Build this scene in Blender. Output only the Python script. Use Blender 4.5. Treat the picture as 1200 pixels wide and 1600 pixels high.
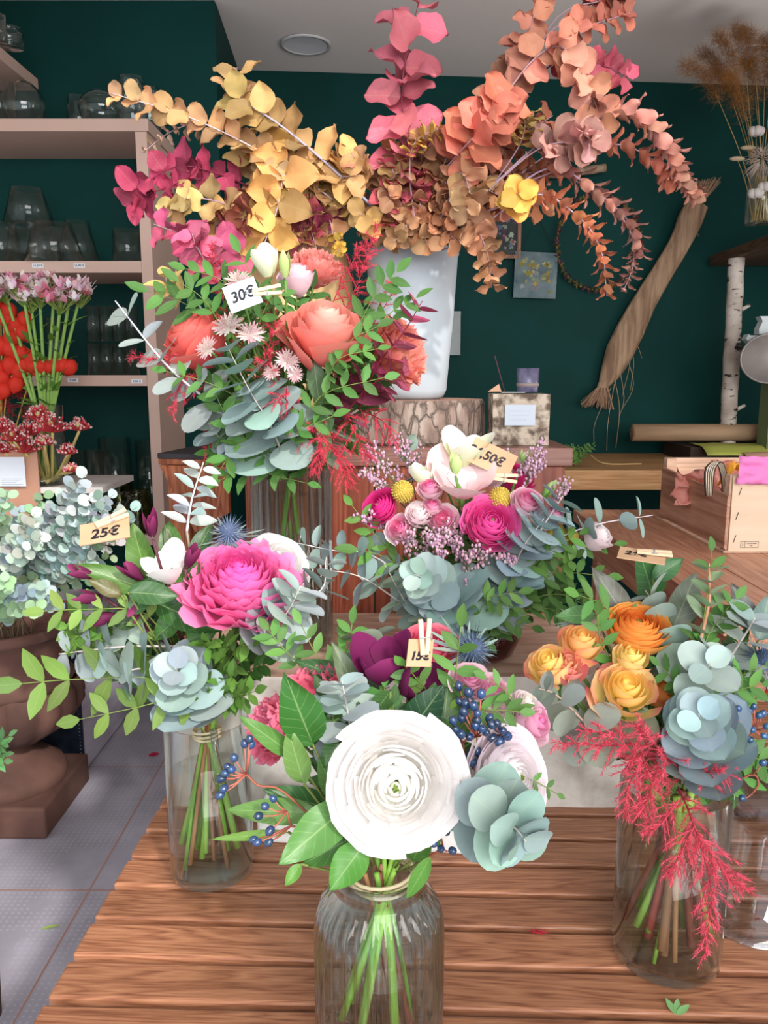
import bpy, math, random
from mathutils import Vector as V, Matrix, noise
from math import sin, cos, pi, radians, sqrt
random.seed(11)
rnd = random.random
def ru(a, b): return a + (b - a) * random.random()
for o in list(bpy.data.objects): bpy.data.objects.remove(o)
scene = bpy.context.scene
COL = scene.collection

# ---------------------------------------------------------------- camera
FPX, CZ, PITCH = 1250.0, 1.37, radians(9.7)
cam = bpy.data.cameras.new('camera'); camo = bpy.data.objects.new('camera', cam); COL.objects.link(camo)
camo.location = (0, 0, CZ); camo.rotation_euler = (pi / 2 - PITCH, 0, 0)
cam.sensor_fit = 'VERTICAL'; cam.sensor_height = 36; cam.lens = 36 * FPX / 1600; cam.clip_start = .02
scene.camera = camo
scene.view_settings.view_transform = 'Standard'; scene.view_settings.look = 'None'
scene.view_settings.gamma = 1; scene.view_settings.exposure = 0.0
scene.view_settings.use_curve_mapping = False
scene.cycles.max_bounces = 10; scene.cycles.transparent_max_bounces = 40
scene.cycles.transmission_bounces = 8; scene.cycles.glossy_bounces = 4; scene.cycles.diffuse_bounces = 4
scene.cycles.use_denoising = True
# ---------------------------------------------------------------- light: daylight through the open shop front behind the camera, plus an added ceiling fill
world = bpy.data.worlds.new('sky'); scene.world = world; world.use_nodes = True
bg = world.node_tree.nodes['Background']; bg.inputs[0].default_value = (.86, .93, 1, 1); bg.inputs[1].default_value = .95
def area(name, loc, target, sx, sy, power, color):
    l = bpy.data.lights.new(name, 'AREA'); l.shape = 'RECTANGLE'; l.size = sx; l.size_y = sy; l.energy = power; l.color = color
    o = bpy.data.objects.new(name, l); COL.objects.link(o); o.location = loc
    o.rotation_euler = (V(target) - V(loc)).to_track_quat('-Z', 'Y').to_euler(); return o
area('shop_front_daylight', (.75, -1.8, 2.15), (-.05, 1.6, 1.0), 2.8, 1.9, 150, (1, .985, .965))
area('ceiling_fill', (2.2, 2.2, 1.5), (0, 3.2, 2.7), 1.0, 1.0, 16, (1, .97, .93))  # added fill lamp to brighten the ceiling, no window stands here
sun = bpy.data.lights.new('sun', 'SUN'); sun.energy = 2.8; sun.angle = radians(2.5); sun.color = (1, .96, .9)
suno = bpy.data.objects.new('sun', sun); COL.objects.link(suno)
SUN_DIR = V((-.42, .75, -.62)).normalized()
suno.rotation_euler = SUN_DIR.to_track_quat('-Z', 'Y').to_euler()

# ---------------------------------------------------------------- helpers
def P(x, y, D):
    u = (800 - y) / FPX; fw = cos(PITCH) + u * sin(PITCH); vt = -sin(PITCH) + u * cos(PITCH)
    return V(((x - 600) / FPX / fw * D, D, CZ + vt / fw * D))
def PZ(x, y, z):
    u = (800 - y) / FPX; fw = cos(PITCH) + u * sin(PITCH); vt = -sin(PITCH) + u * cos(PITCH)
    D = (z - CZ) * fw / vt
    return V(((x - 600) / FPX / fw * D, D, z))
def S(px, D): return px / FPX * D
def lin(c):
    c = c / 255.0
    return c / 12.92 if c <= .04045 else ((c + .055) / 1.055) ** 2.4
def C(r, g=None, b=None):
    if g is None: r, g, b = r
    return (lin(r), lin(g), lin(b), 1.0)
def mixc(a, b, t): return tuple(a[i] * (1 - t) + b[i] * t for i in range(3))
def jit(c, a=.12, h=.04):
    k = 1 + ru(-a, a)
    return tuple(max(0, min(255, c[i] * k * (1 + ru(-h, h)))) for i in range(3))
WM = {}
class MB:
    def __init__(s): s.v = []; s.f = []; s.c = []; s.t = []
    def add(s, vs, fs, col, ts=None):
        n = len(s.v); s.v += [tuple(q) for q in vs]; s.f += [tuple(i + n for i in q) for q in fs]
        if isinstance(col, list): s.c += [C(q) for q in col]
        else: s.c += [C(col)] * len(vs)
        s.t += ts if ts else [(0, 0, 0)] * len(vs)
    def grid(s, pts, nu, nv, col, ts=None, wrap=False):
        fs = []
        for j in range(nv - 1):
            for i in range(nu if wrap else nu - 1):
                a = j * nu + i; b = j * nu + (i + 1) % nu
                fs.append((a, b, b + nu, a + nu))
        s.add(pts, fs, col, ts)
    def box(s, a, b, col=(200, 200, 200), M=None, bev=0):
        x0, y0, z0 = a; x1, y1, z1 = b
        vs = [V((x, y, z)) for z in (z0, z1) for y in (y0, y1) for x in (x0, x1)]
        if M: vs = [M @ q for q in vs]
        s.add(vs, [(0, 2, 3, 1), (4, 5, 7, 6), (0, 1, 5, 4), (2, 6, 7, 3), (0, 4, 6, 2), (1, 3, 7, 5)], col)
    def tube(s, pts, rad, n=6, col=(90, 120, 60), cap=True):
        pts = [V(q) for q in pts]
        if not isinstance(rad, (list, tuple)): rad = [rad] * len(pts)
        if len(rad) == 2 and len(pts) > 2: rad = [rad[0] + (rad[1] - rad[0]) * i / (len(pts) - 1) for i in range(len(pts))]
        out = []; up = None
        for i, q in enumerate(pts):
            t = (pts[min(i + 1, len(pts) - 1)] - pts[max(i - 1, 0)])
            if t.length < 1e-9: t = V((0, 0, 1))
            t.normalize()
            if up is None:
                up = t.orthogonal().normalized()
            else:
                up = (up - t * up.dot(t))
                up = up.normalized() if up.length > 1e-6 else t.orthogonal().normalized()
            w = t.cross(up)
            for k in range(n):
                a = 2 * pi * k / n
                out.append(q + (up * cos(a) + w * sin(a)) * rad[i])
        cc = col
        if isinstance(col, list): cc = [col[i] for i in range(len(pts)) for k in range(n)]
        b0 = len(s.v)
        s.grid(out, n, len(pts), cc, wrap=True)
        if cap:
            s.f.append(tuple(b0 + k for k in range(n))[::-1]); s.f.append(tuple(b0 + (len(pts) - 1) * n + k for k in range(n)))
    def ball(s, c, r, col, nu=8, nv=5, sq=(1, 1, 1), M=None):
        pts = []
        for j in range(nv + 1):
            ph = pi * j / nv
            for i in range(nu):
                a = 2 * pi * i / nu
                q = V((sin(ph) * cos(a) * sq[0], sin(ph) * sin(a) * sq[1], -cos(ph) * sq[2])) * r
                if M: q = M @ q
                pts.append(V(c) + q)
        s.grid(pts, nu, nv + 1, col, wrap=True)
    def lathe(s, prof, c=(0, 0, 0), n=48, col=(200, 200, 200), rib=None, M=None, capb=False):
        pts = []
        for (r, z) in prof:
            for i in range(n):
                a = 2 * pi * i / n
                rr = r * (rib(a, z) if rib else 1)
                q = V((rr * cos(a), rr * sin(a), z))
                pts.append((M @ q) if M else V(c) + q)
        s.grid(pts, n, len(prof), col, wrap=True)
    def build(s, name, mat, parent=None, M=None, smooth=True, origin=None, bevel=0, solid=0, sub=0, autos=False):
        me = bpy.data.meshes.new(name)
        off = V(origin) if origin is not None else V((0, 0, 0))
        vs = [(V(q) - off) for q in s.v] if origin is not None else s.v
        me.from_pydata(vs, [], s.f)
        at = me.color_attributes.new('Col', 'FLOAT_COLOR', 'POINT')
        at.data.foreach_set('color', [x for q in s.c for x in q])
        t = me.attributes.new('luv', 'FLOAT_VECTOR', 'POINT')
        t.data.foreach_set('vector', [x for q in s.t for x in q])
        if smooth: me.polygons.foreach_set('use_smooth', [True] * len(me.polygons))
        me.materials.append(mat); me.update()
        o = bpy.data.objects.new(name, me); COL.objects.link(o)
        W = (M.copy() if M is not None else Matrix.Translation(off))
        place(o, W, parent)
        if solid:
            m = o.modifiers.new('solidify', 'SOLIDIFY'); m.thickness = solid; m.offset = 0
        if bevel:
            m = o.modifiers.new('bevel', 'BEVEL'); m.width = bevel; m.segments = 2; m.limit_method = 'ANGLE'
        if sub:
            m = o.modifiers.new('subsurf', 'SUBSURF'); m.levels = sub; m.render_levels = sub
        return o
def place(o, W, parent=None):
    WM[o.name] = W
    if parent is not None:
        o.parent = parent; o.matrix_local = WM[parent.name].inverted() @ W
    else: o.matrix_local = W
def tag(o, label, cat, group=None, kind=None):
    o['label'] = label; o['category'] = cat
    if group: o['group'] = group
    if kind: o['kind'] = kind
    return o
def T(name, label, cat, loc, group=None):
    o = bpy.data.objects.new(name, None); COL.objects.link(o); o.empty_display_size = .05
    place(o, Matrix.Translation(V(loc))); return tag(o, label, cat, group)
def struct(o): o['kind'] = 'structure'; return o
def align(pos, d, roll=0.0, s=1.0):
    d = V(d).normalized(); x = d.orthogonal().normalized(); y = d.cross(x)
    R = Matrix((x, y, d)).transposed().to_4x4()
    return Matrix.Translation(V(pos)) @ R @ Matrix.Rotation(roll, 4, 'Z') @ Matrix.Scale(s, 4)
def curve(pts, n):
    # Catmull-Rom through points
    pts = [V(q) for q in pts]
    if len(pts) == 2: return [pts[0].lerp(pts[1], i / n) for i in range(n + 1)]
    e = [pts[0] * 2 - pts[1]] + pts + [pts[-1] * 2 - pts[-2]]
    out = []
    m = len(pts) - 1
    for k in range(n + 1):
        s = k / n * m; i = min(int(s), m - 1); t = s - i
        a, b, c, d = e[i], e[i + 1], e[i + 2], e[i + 3]
        out.append(.5 * ((2 * b) + (c - a) * t + (2 * a - 5 * b + 4 * c - d) * t * t + (3 * b - a - 3 * c + d) * t ** 3))
    return out

# ---------------------------------------------------------------- materials
def newmat(name):
    m = bpy.data.materials.new(name); m.use_nodes = True
    return m, m.node_tree, m.node_tree.nodes['Principled BSDF']
def setp(b, **k):
    for n, v in k.items():
        n = n.replace('_', ' ')
        if n in b.inputs: b.inputs[n].default_value = v
def N(nt, typ, **k):
    n = nt.nodes.new(typ)
    for a, v in k.items(): setattr(n, a, v)
    return n
def mathn(nt, op, a, b=None, clamp=False):
    n = N(nt, 'ShaderNodeMath', operation=op); n.use_clamp = clamp
    for i, q in enumerate((a, b)):
        if q is None: continue
        if isinstance(q, (int, float)): n.inputs[i].default_value = q
        else: nt.links.new(q, n.inputs[i])
    return n.outputs[0]
def mixn(nt, fac, a, b, mode='MIX'):
    n = N(nt, 'ShaderNodeMix', data_type='RGBA', blend_type=mode)
    for i, q in ((0, fac), (6, a), (7, b)):
        if isinstance(q, (int, float)): n.inputs[i].default_value = q
        elif isinstance(q, tuple): n.inputs[i].default_value = q
        else: nt.links.new(q, n.inputs[i])
    return n.outputs[2]
def noisen(nt, scale, detail=4, rough=.5, vec=None, typ='ShaderNodeTexNoise'):
    n = N(nt, typ); n.inputs['Scale'].default_value = scale
    if 'Detail' in n.inputs: n.inputs['Detail'].default_value = detail
    if vec is not None: nt.links.new(vec, n.inputs['Vector'])
    return n
def ramp(nt, src, stops):
    r = N(nt, 'ShaderNodeValToRGB'); e = r.color_ramp.elements
    while len(e) < len(stops): e.new(.5)
    for q, (p_, c_) in zip(e, stops): q.position = p_; q.color = c_
    nt.links.new(src, r.inputs[0]); return r.outputs[0]
def coords(nt, scale=(1, 1, 1), rot=(0, 0, 0), kind='Object'):
    tc = N(nt, 'ShaderNodeTexCoord'); mp = N(nt, 'ShaderNodeMapping')
    mp.inputs['Scale'].default_value = scale; mp.inputs['Rotation'].default_value = rot
    nt.links.new(tc.outputs[kind], mp.inputs['Vector']); return mp.outputs[0]
def attrmat(name, rough=.55, spec=.3, transl=.2, vein=0, var=.18, nscale=45, sss=0, bump=0, metal=0, coat=0):
    m, nt, b = newmat(name); at = N(nt, 'ShaderNodeAttribute', attribute_name='Col')
    nz = noisen(nt, nscale, 3, vec=coords(nt))
    f = mathn(nt, 'ADD', mathn(nt, 'MULTIPLY', nz.outputs[0], var * 2), 1 - var)
    col = N(nt, 'ShaderNodeVectorMath', operation='SCALE'); nt.links.new(at.outputs[0], col.inputs[0]); nt.links.new(f, col.inputs['Scale'])
    c = col.outputs[0]
    if vein:
        lu = N(nt, 'ShaderNodeAttribute', attribute_name='luv'); sp = N(nt, 'ShaderNodeSeparateXYZ'); nt.links.new(lu.outputs['Vector'], sp.inputs[0])
        au = mathn(nt, 'ABSOLUTE', sp.outputs[1])
        mid = mathn(nt, 'SUBTRACT', 1, mathn(nt, 'MULTIPLY', au, 16), True)
        sv = mathn(nt, 'FRACT', mathn(nt, 'MULTIPLY', mathn(nt, 'SUBTRACT', sp.outputs[0], mathn(nt, 'MULTIPLY', au, .22)), 7))
        sv = mathn(nt, 'SUBTRACT', 1, mathn(nt, 'MULTIPLY', mathn(nt, 'ABSOLUTE', mathn(nt, 'SUBTRACT', sv, .5)), 14), True)
        fac = mathn(nt, 'MULTIPLY', mathn(nt, 'MAXIMUM', mid, mathn(nt, 'MULTIPLY', sv, .45)), vein)
        c = mixn(nt, fac, c, (.45, .60, .25, 1))
    nt.links.new(c, b.inputs['Base Color'])
    setp(b, Roughness=rough, Specular_IOR_Level=spec, Metallic=metal, Coat_Weight=coat)
    if bump:
        bp = N(nt, 'ShaderNodeBump'); bp.inputs['Strength'].default_value = bump; bp.inputs['Distance'].default_value = .002
        nt.links.new(noisen(nt, 180, 4, vec=coords(nt)).outputs[0], bp.inputs['Height']); nt.links.new(bp.outputs[0], b.inputs['Normal'])
    if transl:
        tr = N(nt, 'ShaderNodeBsdfTranslucent'); nt.links.new(c, tr.inputs[0]); mx = N(nt, 'ShaderNodeMixShader'); mx.inputs[0].default_value = transl
        nt.links.new(b.outputs[0], mx.inputs[1]); nt.links.new(tr.outputs[0], mx.inputs[2])
        nt.links.new(mx.outputs[0], nt.nodes['Material Output'].inputs[0])
    return m
def plain(name, c1, c2=None, rough=.6, scale=8, stretch=(1, 1, 1), metal=0, spec=.4, bump=0, detail=5, bscale=None, lo=.35, hi=.65, objrand=0, emit=0):
    m, nt, b = newmat(name); c2 = c2 or c1
    vec = coords(nt, stretch)
    if objrand:
        oi = N(nt, 'ShaderNodeObjectInfo'); ad = N(nt, 'ShaderNodeVectorMath', operation='ADD'); sc = mathn(nt, 'MULTIPLY', oi.outputs['Random'], 37.0)
        nt.links.new(vec, ad.inputs[0]); nt.links.new(sc, ad.inputs[1]); vec = ad.outputs[0]
    nz = noisen(nt, scale, detail, vec=vec)
    col = ramp(nt, nz.outputs[0], [(lo, C(c1)), (hi, C(c2))])
    if objrand:
        f = mathn(nt, 'ADD', mathn(nt, 'MULTIPLY', oi.outputs['Random'], objrand), 1 - objrand / 2)
        s_ = N(nt, 'ShaderNodeVectorMath', operation='SCALE'); nt.links.new(col, s_.inputs[0]); nt.links.new(f, s_.inputs['Scale']); col = s_.outputs[0]
    nt.links.new(col, b.inputs['Base Color']); setp(b, Roughness=rough, Metallic=metal, Specular_IOR_Level=spec)
    if bump:
        bp = N(nt, 'ShaderNodeBump'); bp.inputs['Strength'].default_value = bump; bp.inputs['Distance'].default_value = .004
        nb = noisen(nt, bscale, 6, vec=vec) if bscale else nz
        nt.links.new(nb.outputs[0], bp.inputs['Height']); nt.links.new(bp.outputs[0], b.inputs['Normal'])
    return m
def wood(name, c1, c2, c3, axis=0, rough=.5, scale=1.0, objrand=.25, spec=.4):
    st = [7.0 * scale, 7.0 * scale, 7.0 * scale]; st[axis] = .55 * scale
    m, nt, b = newmat(name)
    vec = coords(nt, tuple(st))
    oi = N(nt, 'ShaderNodeObjectInfo'); ad = N(nt, 'ShaderNodeVectorMath', operation='ADD'); sc = mathn(nt, 'MULTIPLY', oi.outputs['Random'], 91.0)
    nt.links.new(vec, ad.inputs[0]); nt.links.new(sc, ad.inputs[1]); vec = ad.outputs[0]
    n1 = noisen(nt, 1.6, 3, vec=vec)
    n1.inputs['Distortion'].default_value = .6
    ring = mathn(nt, 'FRACT', mathn(nt, 'MULTIPLY', n1.outputs[0], 13))
    ring = mathn(nt, 'ABSOLUTE', mathn(nt, 'SUBTRACT', ring, .5))
    fine = noisen(nt, 22, 5, vec=vec)
    t = mathn(nt, 'ADD', mathn(nt, 'MULTIPLY', ring, .75), mathn(nt, 'MULTIPLY', fine.outputs[0], .7))
    col = ramp(nt, t, [(.25, C(c1)), (.52, C(c2)), (.82, C(c3))])
    big = noisen(nt, 5, 3, vec=coords(nt))
    f = mathn(nt, 'ADD', mathn(nt, 'MULTIPLY', oi.outputs['Random'], objrand), mathn(nt, 'ADD', mathn(nt, 'MULTIPLY', big.outputs[0], .5), .75 - objrand / 2))
    s_ = N(nt, 'ShaderNodeVectorMath', operation='SCALE'); nt.links.new(col, s_.inputs[0]); nt.links.new(f, s_.inputs['Scale'])
    nt.links.new(s_.outputs[0], b.inputs['Base Color']); setp(b, Roughness=rough, Specular_IOR_Level=spec)
    bp = N(nt, 'ShaderNodeBump'); bp.inputs['Strength'].default_value = .25; bp.inputs['Distance'].default_value = .002
    nt.links.new(fine.outputs[0], bp.inputs['Height']); nt.links.new(bp.outputs[0], b.inputs['Normal'])
    return m
def glass(name, tint=(1, 1, 1), rough=.02, refl=1.0, base=.02, edge=.6, pw=1.0):
    m, nt, b = newmat(name); nt.nodes.remove(b)
    tr = N(nt, 'ShaderNodeBsdfTransparent')
    gl = N(nt, 'ShaderNodeBsdfGlossy'); gl.inputs['Roughness'].default_value = rough; gl.inputs[0].default_value = (1, 1, 1, 1)
    fr = N(nt, 'ShaderNodeLayerWeight'); fr.inputs[0].default_value = .5
    f = mathn(nt, 'ADD', mathn(nt, 'MULTIPLY', mathn(nt, 'POWER', fr.outputs['Facing'], 4.0 * pw), refl * .8), base + .015, True)
    nt.links.new(mixn(nt, mathn(nt, 'MULTIPLY', mathn(nt, 'POWER', fr.outputs['Facing'], 2.5 * pw), edge), (*tint, 1), (tint[0] * .35, tint[1] * .42, tint[2] * .40, 1)), tr.inputs[0])
    mx = N(nt, 'ShaderNodeMixShader'); nt.links.new(f, mx.inputs[0]); nt.links.new(tr.outputs[0], mx.inputs[1]); nt.links.new(gl.outputs[0], mx.inputs[2])
    nt.links.new(mx.outputs[0], nt.nodes['Material Output'].inputs[0]); return m

M_euc = attrmat('eucalyptus_leaf', rough=.62, spec=.25, transl=.12, vein=.18, var=.10, nscale=70)
M_leaf = attrmat('green_leaf', rough=.38, spec=.4, transl=.22, vein=.38, var=.14)
M_small = attrmat('small_leaf', rough=.5, spec=.2, transl=.2, vein=.15, var=.12)
M_dry = attrmat('dried_leaf', rough=.6, spec=.25, transl=.14, vein=.12, var=.2, nscale=50)
M_petal = attrmat('petal', rough=.6, spec=.2, transl=.32, var=.06, nscale=80)
M_stem = attrmat('stem', rough=.55, spec=.3, transl=0, var=.15, nscale=120)
M_plume = attrmat('plume', rough=.7, spec=.15, transl=.25, var=.08)
M_berry = attrmat('berry', rough=.25, spec=.7, transl=0, var=.1, coat=.3)
M_paint = attrmat('painted', rough=.5, spec=.3, transl=0, var=.05)
M_glass = glass('clear_glass', (.97, .985, .98))
M_glass2 = glass('vase_glass', (.95, .975, .965), refl=1.2, base=.005, edge=.45)
M_olive = glass('olive_glass', (.62, .66, .35), base=.04)
M_redglass = glass('ruby_glass', (.55, .18, .22), base=.05)
M_fluted = glass('fluted_glass', (.95, .975, .965), rough=.03, refl=1.0, base=.01, edge=.75, pw=.45)
M_water = glass('water', (.93, .955, .94), refl=.5, base=.0, edge=.25)
# ---------------------------------------------------------------- plant builders
def leaf(mb, base, d, n, L, W, col, shape='round', bend=0.0, cup=.12, nt=6, nu=4, wav=0.0, rim=None):
    d = V(d).normalized(); n = V(n); n = n - d * n.dot(d)
    n = n.normalized() if n.length > 1e-5 else d.orthogonal().normalized()
    s = d.cross(n); pts = []; ts = []; cs = []; q = rnd(); ph = rnd() * 6
    base = V(base)
    for k in range(nt + 1):
        t = (1 - cos(pi * k / nt)) / 2
        if shape == 'round': w = sqrt(max(0, 1 - (2 * t - 1) ** 2))
        elif shape == 'heart': w = sqrt(max(0, 1 - (2 * min(t, .5) - 1) ** 2)) if t < .5 else (1 - ((t - .5) * 2) ** 1.7) ** .9
        elif shape == 'ovate': w = sin(pi * t ** .78) ** .85 * .97
        else: w = sin(pi * t ** .9) ** .9
        for i in range(nu + 1):
            u = -1 + 2 * i / nu
            z = cup * u * u * W * w * .5 - bend * L * t * t + wav * W * .3 * sin(t * 9 + ph + u * 2) * abs(u)
            pts.append(base + d * (L * t) + s * (u * W * .5 * w) + n * z)
            ts.append((t, u, q))
            if rim: cs.append(mixc(col, rim, max(0, abs(u) - .55) * 1.6 if abs(u) > .55 else 0))
    mb.grid(pts, nu + 1, nt + 1, cs if rim else col, ts)
def path(pts, D=None, n=12):
    if D is None: w = [P(*q) for q in pts]
    else:
        w = [P(q[0], q[1], q[2] if len(q) > 2 else D) for q in pts]
    return curve(w, n)
def euc(pts, r0, r1, nodes, col, shape='round', lean=25, start=.1, stemc=(190, 180, 175), stemr=.0016, jc=.1, asp=1.0, bend=.05, cup=.15, roll=None, face=0.0, wav=0.0, nt=None, nu=4):
    """opposite round leaves, pairs turned 90 degrees; pts = world points from base to tip"""
    lv, st = MB(), MB(); c = curve(pts, max(12, nodes * 2)); m = len(c) - 1
    nt = nt or (9 if max(r0, r1) > .02 else 6)
    st.tube(c, [stemr * (1 - .65 * i / m) for i in range(m + 1)], 5, stemc)
    rl = rnd() * pi if roll is None else roll
    for k in range(nodes):
        f = start + (1 - start) * (k + .3) / nodes; x = f * m; i = min(int(x), m - 1)
        p = c[i].lerp(c[i + 1], x - i); t = (c[min(i + 2, m)] - c[max(i - 1, 0)]).normalized()
        a = t.orthogonal().normalized(); b = t.cross(a)
        r = (r0 + (r1 - r0) * f) * ru(.88, 1.1); th = rl + k * pi / 2 + ru(-.25, .25)
        for sgn in (0, pi):
            rad = a * cos(th + sgn) + b * sin(th + sgn)
            ln = radians(lean + ru(-9, 9)); d = rad * cos(ln) + t * sin(ln); nn = t * cos(ln) - rad * sin(ln)
            if face:
                d = V((d.x, d.y * (1 - face * .8), d.z)) + V((ru(-.3, .3), 0, ru(-.3, .3))) * face; d.normalize(); nn = nn.normalized().lerp(V((ru(-.6, .6), -1, ru(-.4, .7))), face * ru(.7, 1))
            leaf(lv, p + rad * stemr, d, nn, 2 * r * ru(.92, 1.05), 2 * r * asp, jit(col, jc), shape, bend=bend + ru(-.04, .06), cup=cup + ru(-.1, .15), nt=nt, nu=nu, wav=wav)
    return lv, st
def pinnate(pts, L, pairs, col, stemc=(110, 130, 60), W=None, stemr=.0009, face=None, lst=None):
    lv, st = MB(), MB(); c = curve(pts, 12); m = 12
    st.tube(c, [stemr * (1 - .5 * i / m) for i in range(m + 1)], 5, stemc)
    W = W or L * .4
    face = V(face) if face is not None else V((ru(-.5, .5), -1, ru(.2, 1.2)))
    for k in range(pairs + 1):
        f = .18 + .82 * k / pairs; x = f * m; i = min(int(x), m - 1); p = c[i].lerp(c[i + 1], x - i)
        t = (c[i + 1] - c[i]).normalized(); s = t.cross(face).normalized()
        l = L * (1 - .35 * abs(f - .55) * 2 * .7) * ru(.85, 1.1)
        if k == pairs: leaf(lv, p, t, face, l, W, jit(col, .14), 'lance', bend=ru(-.1, .2), cup=.2, nt=5, nu=2)
        else:
            for sg in (-1, 1):
                d = s * sg * .85 + t * ru(.45, .75) + V((ru(-.15, .15), ru(-.15, .15), ru(-.2, .15)))
                leaf(lv, p, d, face + V((ru(-.4, .4), ru(-.4, .4), ru(-.3, .3))), l, W * ru(.85, 1.1), jit(col, .16), 'lance', bend=ru(-.05, .25), cup=.2, nt=5, nu=2)
    return lv, st
def plume(pts, width, col, nb=22, dens=1.0, stemc=None):
    mb = MB(); c = curve(pts, 24); m = 24
    mb.tube(c, [.0011 * (1 - .7 * i / m) for i in range(m + 1)], 4, stemc or mixc(col, (120, 20, 30), .4))
    def needles(a, b, n, l):
        t = (b - a).normalized(); o = t.orthogonal().normalized(); w = t.cross(o)
        vs = []; fs = []; cs = []
        for i in range(n):
            p = a.lerp(b, i / n); th = rnd() * 2 * pi; d = (o * cos(th) + w * sin(th)) * .8 + t * .75
            e = p + d * l * ru(.6, 1.1); sd = d.cross(t).normalized() * .00042
            k = len(vs); vs += [p - sd, p + sd, e]; fs.append((k, k + 1, k + 2)); cc = jit(col, .2); cs += [cc] * 3
        mb.add(vs, fs, cs)
    for k in range(nb):
        f = .06 + .92 * k / nb; x = f * m; i = min(int(x), m - 1); p = c[i].lerp(c[i + 1], x - i); t = (c[i + 1] - c[i]).normalized()
        o = t.orthogonal().normalized(); w = t.cross(o); th = k * 2.4 + rnd()
        L = width * (1 - f * .75) * ru(.6, 1.1)
        d = ((o * cos(th) + w * sin(th)) * .75 + t * .7).normalized()
        e = p + d * L + V((0, 0, -L * .25)); mid = p.lerp(e, .5) + V((0, 0, L * .08))
        mb.tube([p, mid, e], [.0005, .0004, .0002], 3, col, cap=False)
        n = int(L / .0005 * dens) + 5
        needles(p, mid, n // 2, .0078); needles(mid, e, n // 2, .006)
    needles(c[int(m * .75)], c[-1], int(26 * dens), .006)
    return mb
def shellpetal(mb, s, az, hw, p0, p1, zs, lift, curl, ruf, colfn, k, nu=6, nv=6, ph=0, tw=.04, notch=.16):
    pts = []; cs = []
    for j in range(nv + 1):
        v = j / nv
        for i in range(nu + 1):
            u = -1 + 2 * i / nu
            phi = p0 + (p1 - p0) * v * (1 - notch * u * u)
            a = az + u * hw * (.5 + .5 * min(1, v * 1.7))
            r = s * (1 + curl * max(0, v - .6) ** 2 * 6.2 + tw * u)
            r += ruf * s * v ** 3 * sin(u * 8 + ph)
            zz = -r * cos(phi) * zs + lift + ruf * s * v ** 3 * .8 * cos(u * 11 + ph * 2)
            pts.append(V((r * sin(phi) * cos(a), r * sin(phi) * sin(a), zz))); cs.append(colfn(k, v, u))
    mb.grid(pts, nu + 1, nv + 1, cs)
def rose(R, ci, co, n=26, zs=1.05, open_=1.0, ruf=.02, ce=None, base=None, hw=1.0, tight=.09):
    """ci inner colour, co outer colour, ce edge colour"""
    mb = MB(); base = base or co
    def cf(k, v, u):
        c = mixc(ci, co, k ** .8); c = mixc(mixc(base, c, min(1, v * 1.6)), c, .3)
        if ce: c = mixc(c, ce, max(0, v - .66) * 2.4 * (.3 + .7 * abs(u)) * (k ** 1.6))
        return c
    for i in range(n):
        k = (i + .5) / n; s = R * (tight + (1 - tight) * k ** .85)
        p1 = 2.45 - (.75 + .2 * open_) * k ** .8
        shellpetal(mb, s, i * 2.399 + ru(-.2, .2), hw * (1.25 - .45 * k), .25, p1, zs, (R - s) * .52, curl=.32 * open_ * k ** 2, ruf=ruf * (.4 + k), colfn=cf, k=k, ph=rnd() * 6, tw=.05, nu=(14 if ruf > .05 else 8), nv=(8 if R > .04 else 6))
    return mb
def ranunc(R, ci, co, n=64, centre=(120, 140, 60), zs=.72, ruf=.012, p_out=1.62, ce=None):
    mb = MB()
    def cf(k, v, u):
        c = mixc(ci, co, k)
        if ce: c = mixc(c, ce, max(0, v - .7) * 1.6)
        return mixc(mixc(c, (225, 235, 190), .25), c, min(1, v * 2))
    for i in range(n):
        k = (i + .5) / n; s = R * (.10 + .90 * k ** .8)
        p1 = 2.7 - (2.7 - p_out) * k ** .7
        shellpetal(mb, s, i * 2.399 + ru(-.2, .2), 1.15 - .4 * k, .3, p1, zs, (R - s) * .30, curl=.16 * k ** .8, ruf=ruf * (.3 + k), colfn=cf, k=k, ph=rnd() * 6, nu=9, nv=6, tw=.03, notch=.10)
    mb.ball((0, 0, R * .25), R * .085, mixc(ci, (225, 232, 190), .5), 10, 7)
    for i in range(9):
        a = i * 2.4; r = R * .018 * sqrt(i)
        mb.ball((r * cos(a), r * sin(a), R * .335), R * .022, jit(centre, .2), 5, 3)
    return mb
def carnation(R, col, n=46):
    mb = MB()
    for i in range(n):
        k = (i + .5) / n; s = R * (.25 + .75 * sqrt(k)); b = jit(col, .1)
        shellpetal(mb, s, i * 2.399, .55, .5, 2.5 - .95 * k, .9, (R - s) * .45, curl=.3, ruf=.13, colfn=lambda k_, v, u: mixc(mixc(b, (250, 225, 215), .35), b, 1 - v * .8), k=k, ph=rnd() * 6, nu=8, nv=5, tw=.1)
    return mb
def bud(R, H, col, tip, n=7, open_=.25):
    mb = MB()
    for i in range(n):
        az = i * 2.399; pts = []; cs = []; inn = 1 - .09 * i; k = rnd() * 6
        for j in range(8):
            v = j / 7
            for q in range(6):
                u = -1 + 2 * q / 5; w = (.35 + .65 * sin(pi * min(1, v * .75 + .08))) * (1 - .55 * max(0, v - .75) * 4 * 1.0 * (.35 + abs(u) * .3))
                r = R * inn * (.28 + .82 * sin(pi * (v * .62 + .06)) ** .9 + open_ * v * v * .8)
                a = az + u * .95 * w
                pts.append(V((r * cos(a), r * sin(a), H * (v * (1 - .1 * u * u)) * inn))); cs.append(mixc(col, tip, v ** 1.5))
        mb.grid(pts, 6, 8, cs)
    return mb
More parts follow.
